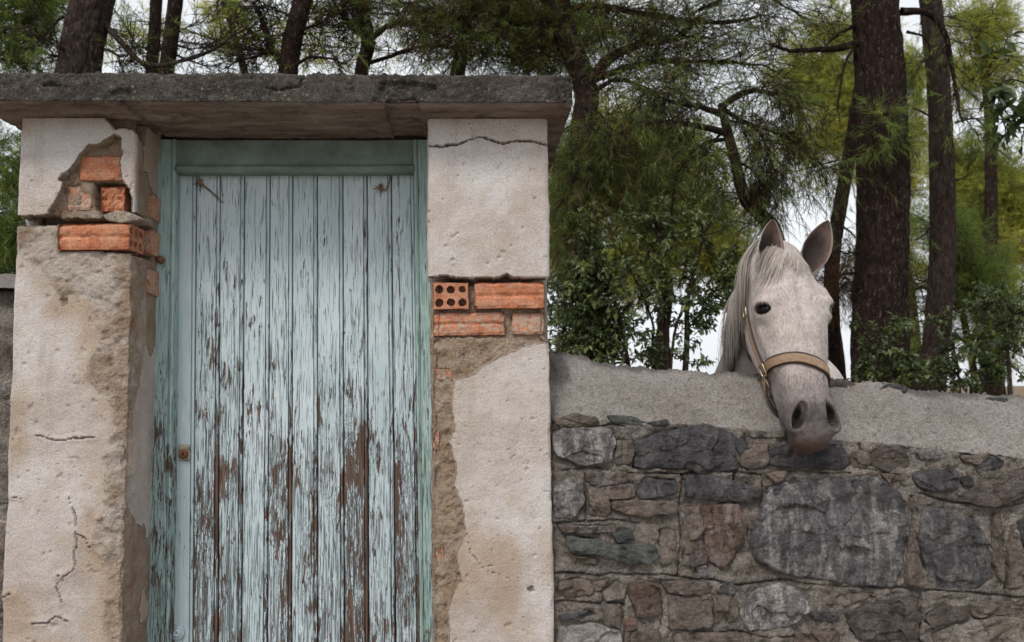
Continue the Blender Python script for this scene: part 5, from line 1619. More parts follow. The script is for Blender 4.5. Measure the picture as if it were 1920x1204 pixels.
    for s in (-1, 1):
        c = snap([hw(0.408, -0.050, 0.090 * s)], 0.012)[0]; g = sgrad(c[None])[0]
        U = nrm(HA - np.dot(HA, g) * g); W = np.cross(g, U)
        ringm('halter_ring', c, U, W, 0.020, 0.016, 0.0028, CKS[(s + 1) // 2])
        c = snap([hw(0.446, -0.072, 0.086 * s)], 0.010)[0]; g = sgrad(c[None])[0]
        U = nrm(HA - np.dot(HA, g) * g); W = np.cross(g, U)
        ringm('buckle', c, U, W, 0.017, 0.015, 0.0024, chs)
        c = snap([hw(0.19, -0.088, 0.098 * s)], 0.009)[0]; g = sgrad(c[None])[0]
        U = nrm(HA - np.dot(HA, g) * g); W = np.cross(g, U)
        ringm('halter_ring', c, U, W, 0.018, 0.013, 0.0024, CKS[(s + 1) // 2])
build_horse()

# ------------------------------------------------------------------ the pine wood behind
def m_bark(name, stops, sc=1.0):
    k = MB(name)
    pl = k.attr('plate')
    n = k.noise((26 * sc, 26 * sc, 9 * sc), 6, 0.68)
    col = k.ramp(n, stops)
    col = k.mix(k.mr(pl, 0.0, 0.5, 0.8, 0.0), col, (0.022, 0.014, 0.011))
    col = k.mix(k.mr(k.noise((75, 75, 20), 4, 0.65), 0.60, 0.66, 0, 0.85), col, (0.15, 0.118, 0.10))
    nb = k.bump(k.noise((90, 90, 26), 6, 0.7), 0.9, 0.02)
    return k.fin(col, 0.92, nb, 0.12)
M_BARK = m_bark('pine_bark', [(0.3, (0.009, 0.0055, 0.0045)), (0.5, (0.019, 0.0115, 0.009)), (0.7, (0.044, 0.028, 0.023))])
M_BARKG = m_bark('grey_bark', [(0.3, (0.017, 0.0115, 0.0095)), (0.5, (0.035, 0.025, 0.021)), (0.7, (0.072, 0.053, 0.045))])

def m_twig(name, c):
    k = MB(name)
    return k.fin(k.ramp(k.noise(30, 4, 0.6), [(0.3, tuple(x * 0.6 for x in c)), (0.7, tuple(x * 1.4 for x in c))]), 0.9, None, 0.1)
M_TWIG = m_twig('pine_twig', (0.028, 0.019, 0.015))

def m_leaf(name, stops, trans=0.45, rough=0.5, spec=0.3):
    """thin leaf: diffuse + translucent"""
    k = MB(name)
    v = k.attr('v')
    col = k.ramp(v, stops)
    k.fin(col, rough, None, spec)
    tr = k.n('BsdfTranslucent')
    k.set(tr.inputs['Color'], k.mix(1.0, col, (1.25, 1.35, 0.7), 'MULTIPLY'))
    mx = k.n('MixShader'); mx.inputs[0].default_value = trans
    k.nt.links.new(k.b.outputs[0], mx.inputs[1]); k.nt.links.new(tr.outputs[0], mx.inputs[2])
    k.nt.links.new(mx.outputs[0], k.out.inputs['Surface'])
    return k.m
M_NEEDLE = m_leaf('pine_needles', [(0.0, (0.12, 0.065, 0.032)), (0.15, (0.125, 0.095, 0.032)), (0.3, (0.085, 0.12, 0.036)), (0.7, (0.155, 0.215, 0.06)), (1.0, (0.27, 0.31, 0.085))], 0.5)
M_FARN = m_leaf('sun_toned_far_needles', [(0.0, (0.20, 0.21, 0.05)), (0.5, (0.33, 0.34, 0.085)), (1.0, (0.46, 0.44, 0.12))], 0.5)  # direct sun on the distant crowns is put into these needle colours
M_LEAF = m_leaf('shrub_leaf', [(0.0, (0.035, 0.046, 0.02)), (0.5, (0.075, 0.102, 0.04)), (1.0, (0.165, 0.195, 0.07))], 0.35, 0.4, 0.4)

def tree_path(pts, Y0, zbase=True, ztop=None):
    """pixel polyline [(px,py)] or [(px,py,Y)] -> world points, run down to the ground and up out of the frame"""
    P = [at(p[0], p[1], p[2] if len(p) > 2 else Y0) for p in pts]
    d = P[0] - P[1]
    if zbase:
        g = float(zg(P[0][0], P[0][1])) - 0.08
        if P[0][2] > g + 0.05:
            t = (P[0][2] - g)
            P.insert(0, np.array([P[0][0] + d[0] / max(abs(d[2]), 0.2) * t * 0.5, P[0][1], g]))
    if ztop is not None and P[-1][2] < ztop:
        e = P[-1] - P[-2]; e = e / max(e[2], 0.1)
        P.append(P[-1] + e * (ztop - P[-1][2]))
    return np.array(P)

def trunk_mesh(name, P, r0, r1, parent, mat, n=None, sides=None, amp=0.05, seed=0, flare=0.35):
    L = np.linalg.norm(np.diff(P, axis=0), axis=1).sum()
    n = n or int(np.clip(L / 0.035, 12, 170)); sides = sides or int(np.clip(2 * np.pi * r0 / 0.013, 7, 90))
    C = catmull(P, n)
    T = np.gradient(C, axis=0); T /= np.linalg.norm(T, axis=1, keepdims=True)
    ref = np.array([0.0, 1.0, 0.12]); A = np.cross(T, ref); A /= np.linalg.norm(A, axis=1, keepdims=True); B = np.cross(T, A)
    t = np.linspace(0, 1, n); R = r0 + (r1 - r0) * t
    R = R * (1 + flare * np.exp(-t * 14))
    th = np.arange(sides) / sides * 2 * np.pi
    s_ = np.cumsum(np.concatenate([[0], np.linalg.norm(np.diff(C, axis=0), axis=1)]))
    TH, SS = np.meshgrid(th, s_, indexing='ij')
    ux, uy = np.cos(TH), np.sin(TH)
    # bark plates: ridged noise stretched along the stem
    f = 1.0 / max(r0, 0.05)
    n1 = vnoise(ux * 6.5, uy * 6.5, SS * 2.6 * min(1.0, 0.2 * f) * 3, seed) * 2 - 1
    n2 = vnoise(ux * 13, uy * 13, SS * 16, seed + 1) * 2 - 1
    pl = 1 - np.exp(-np.abs(n1 * 0.7 + n2 * 0.45) * 4.5)
    h = amp * r0 * (pl - 0.5) * 2 + amp * 0.8 * r0 * fbm(ux * 2, uy * 2, SS * 2, o=3, seed=seed + 3)
    RR = R[None] + h
    V = C[None] + RR[..., None] * (A[None] * ux[..., None] + B[None] * uy[..., None])
    top = np.array([[i * n + n - 1 for i in range(sides)]])
    return mk(name, V.reshape(-1, 3), [gridf(sides, n, True), top], mat, parent, True, {'plate': pl})

def grow(st, d, ln, n, wander, droop, rng, curl=None):
    st = np.asarray(st, float); d = np.asarray(d, float); d = d / (np.linalg.norm(d, axis=1, keepdims=True) + 1e-9)
    P = [st]; p = st
    for i in range(n - 1):
        d = d + rng.normal(0, wander, d.shape); d[:, 2] -= droop
        d = d / np.linalg.norm(d, axis=1, keepdims=True)
        p = p + d * (ln / (n - 1))[:, None]
        P.append(p)
    return np.stack(P, 1)

def pick(P, m, lo, hi, rng):
    """m random points on each... on random members of polylines P (k,n,3): positions, tangents"""
    k, n, _ = P.shape
    w_ = np.linalg.norm(np.diff(P, axis=1), axis=2).sum(1); w_ = w_ / w_.sum()
    i = rng.choice(k, m, p=w_); t = rng.uniform(lo, hi, m) * (n - 1)
    j = np.minimum(t.astype(int), n - 2); f = (t - j)[:, None]
    return P[i, j] * (1 - f) + P[i, j + 1] * f, P[i, j + 1] - P[i, j], i, t / (n - 1)

def needle_mesh(P, per, nl, wd, spread, rng, droop=0.15, lo=0.25, vbase=None):
    """needles on twigs P (m,n,3)"""
    m = len(P)
    pos, tan, i, t = pick(P, m * per, lo, 1.0, rng)
    tan = tan / (np.linalg.norm(tan, axis=1, keepdims=True) + 1e-9)
    rd = rng.normal(0, 1, pos.shape); rd -= (rd * tan).sum(1, keepdims=True) * tan
    rd /= np.linalg.norm(rd, axis=1, keepdims=True) + 1e-9
    d = tan * (1 - spread * 0.4) + rd * spread * rng.uniform(0.4, 1.0, (len(pos), 1)); d[:, 2] -= droop
    d /= np.linalg.norm(d, axis=1, keepdims=True)
    L = nl * rng.uniform(0.6, 1.15, len(pos))
    side = np.cross(d, rng.normal(0, 1, d.shape)); side /= np.linalg.norm(side, axis=1, keepdims=True) + 1e-9
    V = np.stack([pos - side * wd / 2, pos + side * wd / 2, pos + d * L[:, None]], 1)
    F = np.arange(len(pos) * 3).reshape(-1, 3)
    vb = rng.uniform(0.25, 1.0, m) if vbase is None else vbase
    v = np.clip(vb[i] + rng.normal(0, 0.08, len(pos)), 0, 1)
    return V.reshape(-1, 3), F, np.repeat(v, 3)

def leaf_mesh(pos, d, up, L, W, rng):
    """folded pointed leaves: 4 triangles each"""
    m = len(pos)
    d = d / (np.linalg.norm(d, axis=1, keepdims=True) + 1e-9)
    s = np.cross(d, up); s /= np.linalg.norm(s, axis=1, keepdims=True) + 1e-9
    u = np.cross(s, d)
    L = L[:, None]; W = W[:, None]
    a = pos; b = pos + d * L * 0.45 + s * W * 0.5 + u * W * 0.18; c = pos + d * L * 0.45 - s * W * 0.5 + u * W * 0.18
    e = pos + d * L * 0.5 - u * L * 0.03; tip = pos + d * L - u * L * 0.16
    V = np.stack([a, b, c, e, tip], 1).reshape(-1, 3)
    k = np.arange(m)[:, None] * 5
    F = np.concatenate([k + np.array([[0, 3, 1]]), k + np.array([[0, 2, 3]]), k + np.array([[1, 3, 4]]), k + np.array([[2, 4, 3]])])
    return V, F

def limb_pts(pts, Y):
    return np.array([at(p[0], p[1], p[2] if len(p) > 2 else Y) for p in pts])

DENS = 1.8
def pine(label, trunk, Y, r0, r1, ztop, limbs, seed, mat=None, auto=0, twigs=9, needles=16, nl=0.105, nw=0.0042, amp=0.05, tint=(0.25, 1.0), group=None, zlo=2.2, alen=(0.9, 1.8), name='pine_tree', zbase=True, leafy=1.0):
    """limbs: list of (pixel pts, radius, n twigs, needle weight, droop)"""
    rng = np.random.RandomState(seed)
    P = tree_path(trunk, Y, zbase, ztop)
    root = P[0] + np.array([0, 0, 0.08])
    th = thing(name, root, label, 'tree', group)
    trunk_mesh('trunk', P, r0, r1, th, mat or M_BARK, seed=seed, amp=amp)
    tw_all, nd_all = [], []
    C = catmull(P, 80)
    def limb(Lp, r, nt_, wt, droop, lo=0.15):
        nt_ = int(nt_ * DENS)
        Lp = catmull(Lp, 18)
        Lp = Lp + np.cumsum(rng.normal(0, 0.008, Lp.shape), 0) * np.linspace(0, 1, 18)[:, None]
        rr = r * np.linspace(1, 0.28, 18) * (1 + 0.12 * rng.normal(0, 1, 18).cumsum() / 4)
        Vt, Ft = tubes(Lp[None], rr[None], 8 if r > 0.02 else 5)
        V_ = Vt + 0.12 * r * np.stack([fbm(Vt[:, 0] * 40, Vt[:, 1] * 40, Vt[:, 2] * 40, o=2, seed=seed + q) for q in range(3)], -1)
        mk('limb', V_, [Ft], mat or M_BARK, th, True, {'plate': np.full(len(V_), 0.5)})
        if nt_ <= 0: return
        L_ = np.linalg.norm(np.diff(Lp, axis=0), axis=1).sum()
        s0, t0, _, tt = pick(Lp[None], nt_, lo, 1.0, rng)
        t0 = t0 / np.linalg.norm(t0, axis=1, keepdims=True)
        d0 = t0 * 0.6 + rng.normal(0, 0.55, t0.shape)
        T1 = grow(s0, d0, rng.uniform(0.25, 0.7, nt_) * np.clip(L_, 0.5, 1.2), 9, 0.16, droop, rng)
        R1 = np.linspace(1, 0.35, 9)[None] * (0.0045 + 0.18 * r) * rng.uniform(0.5, 1, (nt_, 1)) * 0.5
        tw_all.append(tubes(T1, R1, 4))
        m2 = nt_ * twigs
        s1, t1, _, _ = pick(T1, m2, 0.15, 1.0, rng)
        t1 = t1 / np.linalg.norm(t1, axis=1, keepdims=True)
        d1 = t1 * 0.7 + rng.normal(0, 0.5, t1.shape)
        T2 = grow(s1, d1, rng.uniform(0.10, 0.32, m2), 6, 0.18, droop * 1.2, rng)
        tw_all.append(tubes(T2, np.linspace(1, 0.5, 6)[None] * rng.uniform(0.0016, 0.003, (m2, 1)) * (1.5 if leafy < 0.5 else 1.0), 3))
        if wt > 0:
            keep = T2[rng.rand(m2) < min(1.0, wt * 1.25 * leafy)]
            if len(keep):
                vb = rng.uniform(tint[0], tint[1], len(keep))
                nd_all.append(needle_mesh(keep, max(3, int(needles * 1.25 * max(1.0, wt))), nl, nw, 0.75, rng, 0.10 + droop * 0.6, 0.35, vb))
    for (pts, r, nt_, wt, dr) in limbs:
        limb(limb_pts(pts, Y), r, nt_, wt, dr)
    for q in range(auto):
        zz = rng.uniform(zlo, ztop)
        i = int(np.argmin(np.abs(C[:, 2] - zz))); p = C[i]
        a = rng.uniform(0, 2 * np.pi); ln = rng.uniform(*alen) * (1.1 - 0.5 * (zz - zlo) / max(ztop - zlo, 0.1))
        d = np.array([math.cos(a), math.sin(a), rng.uniform(0.0, 0.4)])
        pts = grow(p[None], d[None], np.array([ln]), 5, 0.14, 0.05, rng)[0]
        limb(pts, r1 * 0.35 + 0.012, 9, 1.0, 0.04, 0.3)
    def join(lst):
        Vs, Fs, b = [], [], 0
        for v_, f_ in lst:
            Vs.append(v_); Fs.append(f_ + b); b += len(v_)
        return np.vstack(Vs), np.vstack(Fs)
    if tw_all:
        v_, f_ = join(tw_all)
        tag(mk('twigs', v_, [f_], M_TWIG, th, True), kind='stuff')
    if nd_all:
        v_, f_ = join([(a, b) for a, b, c in nd_all])
        tag(mk('crown', v_, [f_], M_NEEDLE, th, False, {'v': np.concatenate([c for a, b, c in nd_all])}), kind='stuff')
    return th

GP = 'pine trees behind the wall'
# the big dark trunk right of the horse
pine('stoutest dark pine trunk just right of the horse', [(1652, 720), (1650, 560), (1655, 380), (1652, 180), (1640, 0)], 6.4, 0.208, 0.175, 7.5,
     [([(1606, 82), (1560, 92), (1500, 96), (1450, 84)], 0.035, 5, 0.15, 0.03), ([(1605, 45), (1560, 72), (1545, 90)], 0.02, 2, 0.0, 0.02), ([(1600, 90), (1580, 130), (1570, 200), (1566, 225)], 0.014, 3, 0.0, 0.06),
      ([(1690, 22), (1740, 24), (1775, 60), (1800, 150), (1822, 215, 6.2)], 0.036, 8, 0.25, 0.03), ([(1700, 60), (1730, 70), (1745, 95)], 0.014, 3, 0.3, 0.03),
      ([(1640, 475), (1600, 478), (1555, 482)], 0.012, 5, 0.0, 0.1), ([(1618, 250, 6.1), (1640, 240, 6.1), (1690, 248, 6.1)], 0.008, 5, 1.0, 0.05)],
     11, auto=4, zlo=6.0, needles=14, amp=0.07, group=GP)
# second trunk to its right
pine('slender reddish pine trunk, second right of the horse', [(1745, 740), (1758, 620), (1768, 440), (1762, 200), (1745, 0)], 8.6, 0.150, 0.105, 8.5,
     [([(1742, 90), (1720, 130), (1690, 140)], 0.016, 6, 0.8, 0.03), ([(1750, 220), (1700, 200), (1680, 214)], 0.014, 6, 0.9, 0.04), ([(1790, 230), (1830, 222), (1850, 250)], 0.014, 6, 0.9, 0.04),
      ([(1760, 410), (1735, 440), (1710, 452)], 0.014, 3, 0.2, 0.02), ([(1788, 340), (1830, 330)], 0.010, 3, 0.2, 0.0)], 12, mat=M_BARKG, auto=4, zlo=6.0, group=GP)
# leaning thin pine behind the horse's ear, with the dead brushwood
pine('thin leaning pine stem with brown dead brushwood beside the right ear of the horse', [(1572, 720), (1560, 600), (1562, 480), (1580, 360), (1606, 210), (1630, 60)], 7.2, 0.075, 0.05, 7.0,
     [([(1575, 420), (1600, 440), (1640, 460)], 0.012, 8, 0.5, 0.08)], 13, auto=4, zlo=6.0, group=GP)
# crooked pine above the horse
pine('crooked bending pine with drooping twigs above the head of the horse', [(1475, 560, 6.6), (1452, 440, 6.4), (1428, 405, 6.3), (1396, 370, 6.2), (1378, 300, 6.2), (1362, 240, 6.2), (1352, 195, 6.2)], 6.2, 0.078, 0.026, None,
     [([(1352, 200), (1400, 172), (1450, 180), (1500, 196)], 0.03, 26, 0.55, 0.10), ([(1355, 215), (1310, 200), (1260, 190), (1200, 168)], 0.03, 26, 0.6, 0.09), ([(1362, 250), (1300, 235), (1230, 232), (1160, 255), (1120, 280)], 0.03, 28, 0.6, 0.10),
      ([(1365, 260), (1320, 270), (1290, 300), (1270, 340), (1265, 400), (1240, 425)], 0.018, 8, 0.4, 0.08), ([(1378, 300), (1410, 320), (1425, 350), (1410, 380)], 0.014, 16, 0.4, 0.12), ([(1352, 200), (1390, 225), (1470, 250), (1540, 300)], 0.02, 30, 0.6, 0.14),
      ([(1356, 225), (1420, 240), (1450, 300), (1470, 360)], 0.016, 22, 0.5, 0.14), ([(1360, 240), (1320, 300), (1330, 360)], 0.014, 16, 0.8, 0.14)], 14, twigs=11, needles=8, group=GP, tint=(0.1, 0.9), leafy=0.55)
# dark spreading pine whose trunk shows past the slab end
pine('dark spreading pine close behind the right end of the slab', [(1102, 560), (1098, 420), (1090, 270), (1098, 170), (1060, 60), (1040, -40)], 6.8, 0.105, 0.10, 6.6,
     [([(1098, 165), (1140, 112), (1200, 82), (1260, 70), (1310, 20)], 0.055, 46, 0.7, 0.01), ([(1110, 150), (1200, 120), (1290, 110), (1380, 112), (1450, 120)], 0.035, 44, 0.5, 0.03), ([(1096, 190), (1150, 150), (1210, 165), (1250, 190)], 0.025, 30, 0.5, 0.04),
      ([(1060, 60), (1000, 40), (920, 60), (850, 90)], 0.045, 46, 0.8, 0.01), ([(1050, 20), (1120, 10), (1220, 30), (1330, 40), (1420, 20)], 0.04, 46, 0.8, 0.02), ([(1045, 0), (960, -10), (880, 30), (800, 20)], 0.04, 46, 0.9, 0.01),
      ([(1060, 90), (1010, 100), (960, 110)], 0.02, 24, 0.6, 0.02), ([(1098, 130), (1060, 60), (980, 10)], 0.03, 40, 0.9, 0.01), ([(1094, 230), (1060, 240), (1040, 262)], 0.016, 10, 0.3, 0.02), ([(1310, 20), (1400, -20), (1500, 30)], 0.02, 24, 0.6, 0.03),
      ([(1092, 300), (1060, 310), (1036, 330)], 0.012, 8, 0.4, 0.03), ([(1110, 430), (1070, 400), (1050, 440)], 0.012, 8, 0.5, 0.06), ([(1094, 240, 6.7), (1105, 300, 6.3), (1120, 360, 6.2)], 0.012, 16, 1.4, 0.12), ([(1090, 300, 6.7), (1075, 350, 6.3), (1090, 420, 6.2)], 0.012, 16, 1.4, 0.12), ([(1098, 200, 6.7), (1130, 220, 6.3), (1165, 280, 6.2)], 0.012, 16, 1.2, 0.12)], 15, twigs=9, needles=10, leafy=0.6, group=GP, tint=(0.0, 0.6), auto=4, zlo=6.0, alen=(1.2, 2.2))
# trunks above the slab
pine('leaning grey pine trunk above the left end of the slab', [(135, 260), (148, 137), (160, 60), (180, -20)], 6.3, 0.165, 0.14, 7.5,
     [([(160, 40), (185, 36), (225, 75), (270, 118), (330, 118), (400, 95), (450, 60), (470, 48)], 0.028, 8, 0.1, 0.0), ([(120, 30), (90, 55), (75, 78)], 0.014, 6, 0.2, 0.03), ([(150, 100), (110, 118), (95, 112)], 0.010, 4, 0.2, 0.02), ([(190, 90), (230, 105), (260, 92)], 0.012, 8, 0.4, 0.02)], 16, leafy=0.2, mat=M_BARKG, auto=4, zlo=6.0, group=GP)
pine('left one of two thin dark stems above the door', [(278, 260), (284, 137), (290, 60), (294, -20)], 8.0, 0.062, 0.055, 7.8, [([(288, 100), (250, 80), (210, 60)], 0.012, 9, 0.5, 0.02), ([(286, 110), (330, 60), (370, 40)], 0.012, 9, 0.4, 0.01)], 17, leafy=0.2, auto=4, zlo=6.0, group=GP)
pine('right one of two thin dark stems above the door', [(302, 260), (312, 137), (322, 60), (332, -20)], 7.4, 0.075, 0.06, 7.4, [([(318, 80), (360, 90), (410, 60)], 0.012, 9, 0.5, 0.02), ([(316, 95), (350, 112), (400, 125), (440, 110)], 0.012, 10, 0.4, 0.0)], 18, leafy=0.2, auto=4, zlo=6.0, group=GP)
pine('forked dark pine trunk above the middle of the door', [(526, 260), (540, 137), (552, 60), (574, -20)], 6.6, 0.085, 0.07, 7.2,
     [([(536, 125), (510, 90), (490, 40), (470, 0)], 0.045, 16, 0.4, 0.01), ([(530, 115), (500, 98), (460, 100), (410, 110)], 0.022, 12, 0.4, 0.01), ([(545, 128), (580, 108), (620, 105), (650, 112)], 0.018, 10, 0.4, 0.02), ([(556, 60), (600, 40), (640, 10)], 0.018, 14, 0.6, 0.02), ([(560, 40), (520, 20), (480, 10)], 0.016, 14, 0.7, 0.02)], 19, leafy=0.2, auto=4, zlo=6.0, group=GP)
pine('reddish branching pine above the right half of the door', [(672, 260), (678, 137), (690, 80), (680, 20), (668, -30)], 7.4, 0.07, 0.055, 7.2,
     [([(690, 78), (730, 50), (790, 40), (840, 30)], 0.03, 26, 0.6, 0.01), ([(688, 70), (650, 40), (628, 0)], 0.03, 20, 0.6, 0.01), ([(684, 120), (740, 105), (800, 90), (850, 92)], 0.022, 18, 0.5, 0.02), ([(680, 60), (660, 20), (700, -10)], 0.02, 24, 0.9, 0.01)], 20, leafy=0.2, auto=4, zlo=6.0, group=GP, tint=(0.0, 0.7))
pine('slanting thin stem beside the dark spreading pine', [(848, 260), (858, 137), (868, 90), (872, 40), (880, -30)], 7.6, 0.075, 0.06, 7.2,
     [([(858, 125), (900, 100), (950, 105), (1010, 125)], 0.02, 16, 0.5, 0.01), ([(868, 80), (910, 98), (980, 104), (1040, 118)], 0.02, 16, 0.5, 0.01), ([(872, 50), (830, 30), (780, 60)], 0.02, 22, 0.7, 0.02), ([(874, 40), (900, 0), (940, -20)], 0.02, 22, 0.9, 0.01)], 21, leafy=0.2, auto=4, zlo=6.0, group=GP, tint=(0.0, 0.6))
pine('young pine at the left edge of the picture behind the slab', [(-60, 260), (-50, 137), (-30, 40), (-20, -40)], 7.0, 0.09, 0.07, 7.0, [([(-40, 100), (10, 60), (60, 40)], 0.02, 26, 0.9, 0.03), ([(-45, 130), (0, 110), (40, 135)], 0.016, 18, 0.7, 0.05), ([(-30, 60), (20, 10), (60, -10)], 0.02, 24, 1.0, 0.03), ([(-60, 330), (-10, 300), (30, 330)], 0.016, 22, 1.3, 0.08), ([(-60, 420), (-10, 400), (24, 450)], 0.016, 22, 1.3, 0.08), ([(-70, 480), (-30, 470), (20, 510)], 0.016, 18, 1.2, 0.08)], 22, auto=4, zlo=6.0, group=GP)

# dead brushwood hanging beside the ear
def brushwood():
    rng = np.random.RandomState(5)
    c = at(1585, 525, 6.9)
    m = 520
    st = c + rng.normal(0, 1, (m, 3)) * np.array([0.17, 0.12, 0.10])
    T = grow(st, rng.normal(0, 1, (m, 3)), rng.uniform(0.12, 0.42, m), 7, 0.25, 0.16, rng)
    V_, F_ = tubes(T, np.linspace(1, 0.4, 7)[None] * rng.uniform(0.0015, 0.0035, (m, 1)), 3)
    nv, nf, vv = needle_mesh(T, 10, 0.11, 0.002, 0.6, rng, 0.3, 0.2, np.full(m, 0.02))
    th = thing('dead_branch', c + np.array([0, 0, -0.3]), 'tangle of brown dead pine twigs hung between the horse and the big trunk', 'branch')
    tag(mk('twigs', V_, [F_], m_twig('dead_brown_twig', (0.10, 0.055, 0.035)), th), kind='stuff')
    tag(mk('needles', nv, [nf], M_NEEDLE, th, False, {'v': np.clip(vv, 0, 0.1)}), kind='stuff')
    P = limb_pts([(1640, 505, 6.5), (1600, 512, 6.8), (1550, 520, 6.9)], 6.9)
    Vt, Ft = tubes(catmull(P, 10)[None], np.linspace(0.018, 0.007, 10)[None], 6)
    mk('stem', Vt, [Ft], M_TWIG, th)
brushwood()

# far pines: loose lit crowns behind
def far_pine(label, px, Y, blobs, seed, r=0.14, dens=2.8, mat=None, nw=0.0085):
    """blobs: (px, py, half-width px, half-height px, tufts)"""
    rng = np.random.RandomState(seed)
    base = at(px, 735, Y); g = float(zg(base[0], base[1]))
    tops = min(b[1] for b in blobs)
    zt = float(at(px, tops, Y)[2]) + 0.2
    P = np.array([[base[0], Y, g - 0.08], [base[0] + rng.normal(0, 0.15), Y, g + (zt - g) * 0.4], [base[0] + rng.normal(0, 0.25), Y, g + (zt - g) * 0.75], [base[0] + rng.normal(0, 0.2), Y, zt]])
    th = thing('pine_tree', P[0] + np.array([0, 0, 0.08]), label, 'tree', 'far pines in the light')
    trunk_mesh('trunk', P, r, r * 0.35, th, M_BARK, n=60, sides=18, seed=seed)
    C = catmull(P, 60)
    tw, nd = [], []
    for (bx, by, wx, wy, cnt) in blobs:
        c = at(bx, by, Y); sx, sz = wx / FPX * Y, wy / FPX * Y
        cnt = int(cnt * dens)
        nl_ = max(3, cnt // 26)
        i = np.clip(np.argmin(np.abs(C[:, 2] - (c[2] - 0.2))), 0, 59)
        for q in range(nl_):
            e = c + rng.normal(0, 0.6, 3) * np.array([sx, sx * 0.8, sz])
            L_ = catmull(np.array([C[i], (C[i] + e) / 2 + np.array([0, 0, 0.12]) + rng.normal(0, 0.1, 3), e]), 10)
            tw.append(tubes(L_[None], np.linspace(0.022, 0.006, 10)[None], 4))
            m = 26
            s0, t0, _, _ = pick(L_[None], m, 0.45, 1.0, rng)
            d0 = (e - c) * 0.5 + rng.normal(0, 0.7, (m, 3))
            T = grow(s0 + rng.normal(0, 0.10, (m, 3)) * np.array([sx, sx, sz]), d0, rng.uniform(0.2, 0.5, m), 5, 0.15, 0.04, rng)
            tw.append(tubes(T, np.linspace(0.006, 0.003, 5)[None] + np.zeros((m, 1)), 3))
            m2 = m * 5
            s1, t1, _, _ = pick(T, m2, 0.2, 1.0, rng)
            T2 = grow(s1, t1 / np.linalg.norm(t1, axis=1, keepdims=True) + rng.normal(0, 0.7, (m2, 3)), rng.uniform(0.1, 0.22, m2), 4, 0.1, 0.0, rng)
            nd.append(needle_mesh(T2, 9, 0.15, nw, 0.8, rng, 0.05, 0.2, np.full(m2, rng.uniform(0.1, 1.0))))
    def join(l):
        Vs, Fs, b = [], [], 0
        for v_, f_ in l: Vs.append(v_); Fs.append(f_ + b); b += len(v_)
        return np.vstack(Vs), np.vstack(Fs)
    v_, f_ = join(tw); tag(mk('twigs', v_, [f_], M_TWIG, th), kind='stuff')
    v_, f_ = join([(a, b) for a, b, c in nd]); tag(mk('crown', v_, [f_], mat or M_FARN, th, False, {'v': np.concatenate([c for a, b, c in nd])}), kind='stuff')
far_pine('far sunlit pine filling the gap right of the pillar', 1104, 14.0, [(1060, 380, 40, 70, 150), (1120, 330, 60, 60, 180), (1190, 260, 70, 60, 180), (1290, 300, 80, 70, 200), (1060, 470, 30, 40, 80)], 31)
far_pine('far yellow green pine above the ears of the horse', 1640, 15.0, [(1480, 150, 55, 60, 150), (1560, 160, 60, 70, 180), (1450, 260, 60, 60, 120), (1590, 280, 40, 70, 120), (1540, 60, 60, 40, 70)], 32)
far_pine('far pale pine between the two big trunks', 1722, 16.0, [(1715, 130, 30, 60, 110), (1718, 240, 26, 60, 100), (1712, 350, 28, 60, 90), (1716, 470, 24, 50, 60)], 33)
far_pine('far bright pine at the right edge behind the leafy branch', 1850, 13.0, [(1830, 380, 60, 50, 170), (1890, 350, 60, 60, 200), (1850, 480, 70, 60, 220), (1910, 430, 50, 60, 140), (1810, 300, 35, 40, 60)], 34)
far_pine('far dim pine low behind the mane of the horse', 1270, 12.0, [(1250, 460, 70, 60, 160), (1340, 440, 60, 60, 140), (1160, 480, 60, 60, 140), (1390, 480, 40, 50, 90)], 35)
far_pine('far thin pine over the door in the gaps of the twigs', 420, 15.0, [(380, 60, 50, 50, 60), (220, 70, 40, 40, 40), (450, 20, 60, 30, 60), (760, 60, 60, 50, 60), (620, 70, 40, 30, 40)], 36, dens=1.3)
far_pine('far pine at the top right corner behind the second trunk', 1870, 12.0, [(1850, 40, 60, 40, 60), (1800, 110, 40, 50, 60), (1900, 120, 40, 40, 40)], 37)

far_pine('mid green pine hanging over the shrub behind the pillar', 1098, 9.5, [(1080, 330, 40, 60, 90), (1150, 300, 60, 50, 130), (1230, 290, 60, 50, 130), (1310, 330, 60, 60, 150), (1400, 300, 50, 60, 90), (1200, 380, 80, 50, 150), (1070, 430, 30, 60, 70), (1440, 380, 40, 50, 50)], 38, 0.06, 0.9, M_NEEDLE, 0.0065)
far_pine('mid green pine low between the trunks at the right', 1800, 10.0, [(1820, 540, 60, 50, 110), (1890, 520, 50, 60, 110), (1850, 620, 60, 50, 80), (1800, 420, 40, 60, 70), (1720, 560, 16, 50, 20), (1900, 640, 40, 40, 50)], 39, 0.06, 1.5, M_NEEDLE, 0.0065)
far_pine('dark pine crown over the top of the spreading pine', 1010, 8.6, [(980, 20, 60, 25, 70), (1060, 50, 60, 45, 120), (1140, 30, 60, 35, 80), (1250, 60, 50, 30, 30)], 40, 0.05, 1.1, M_NEEDLE, 0.0065)
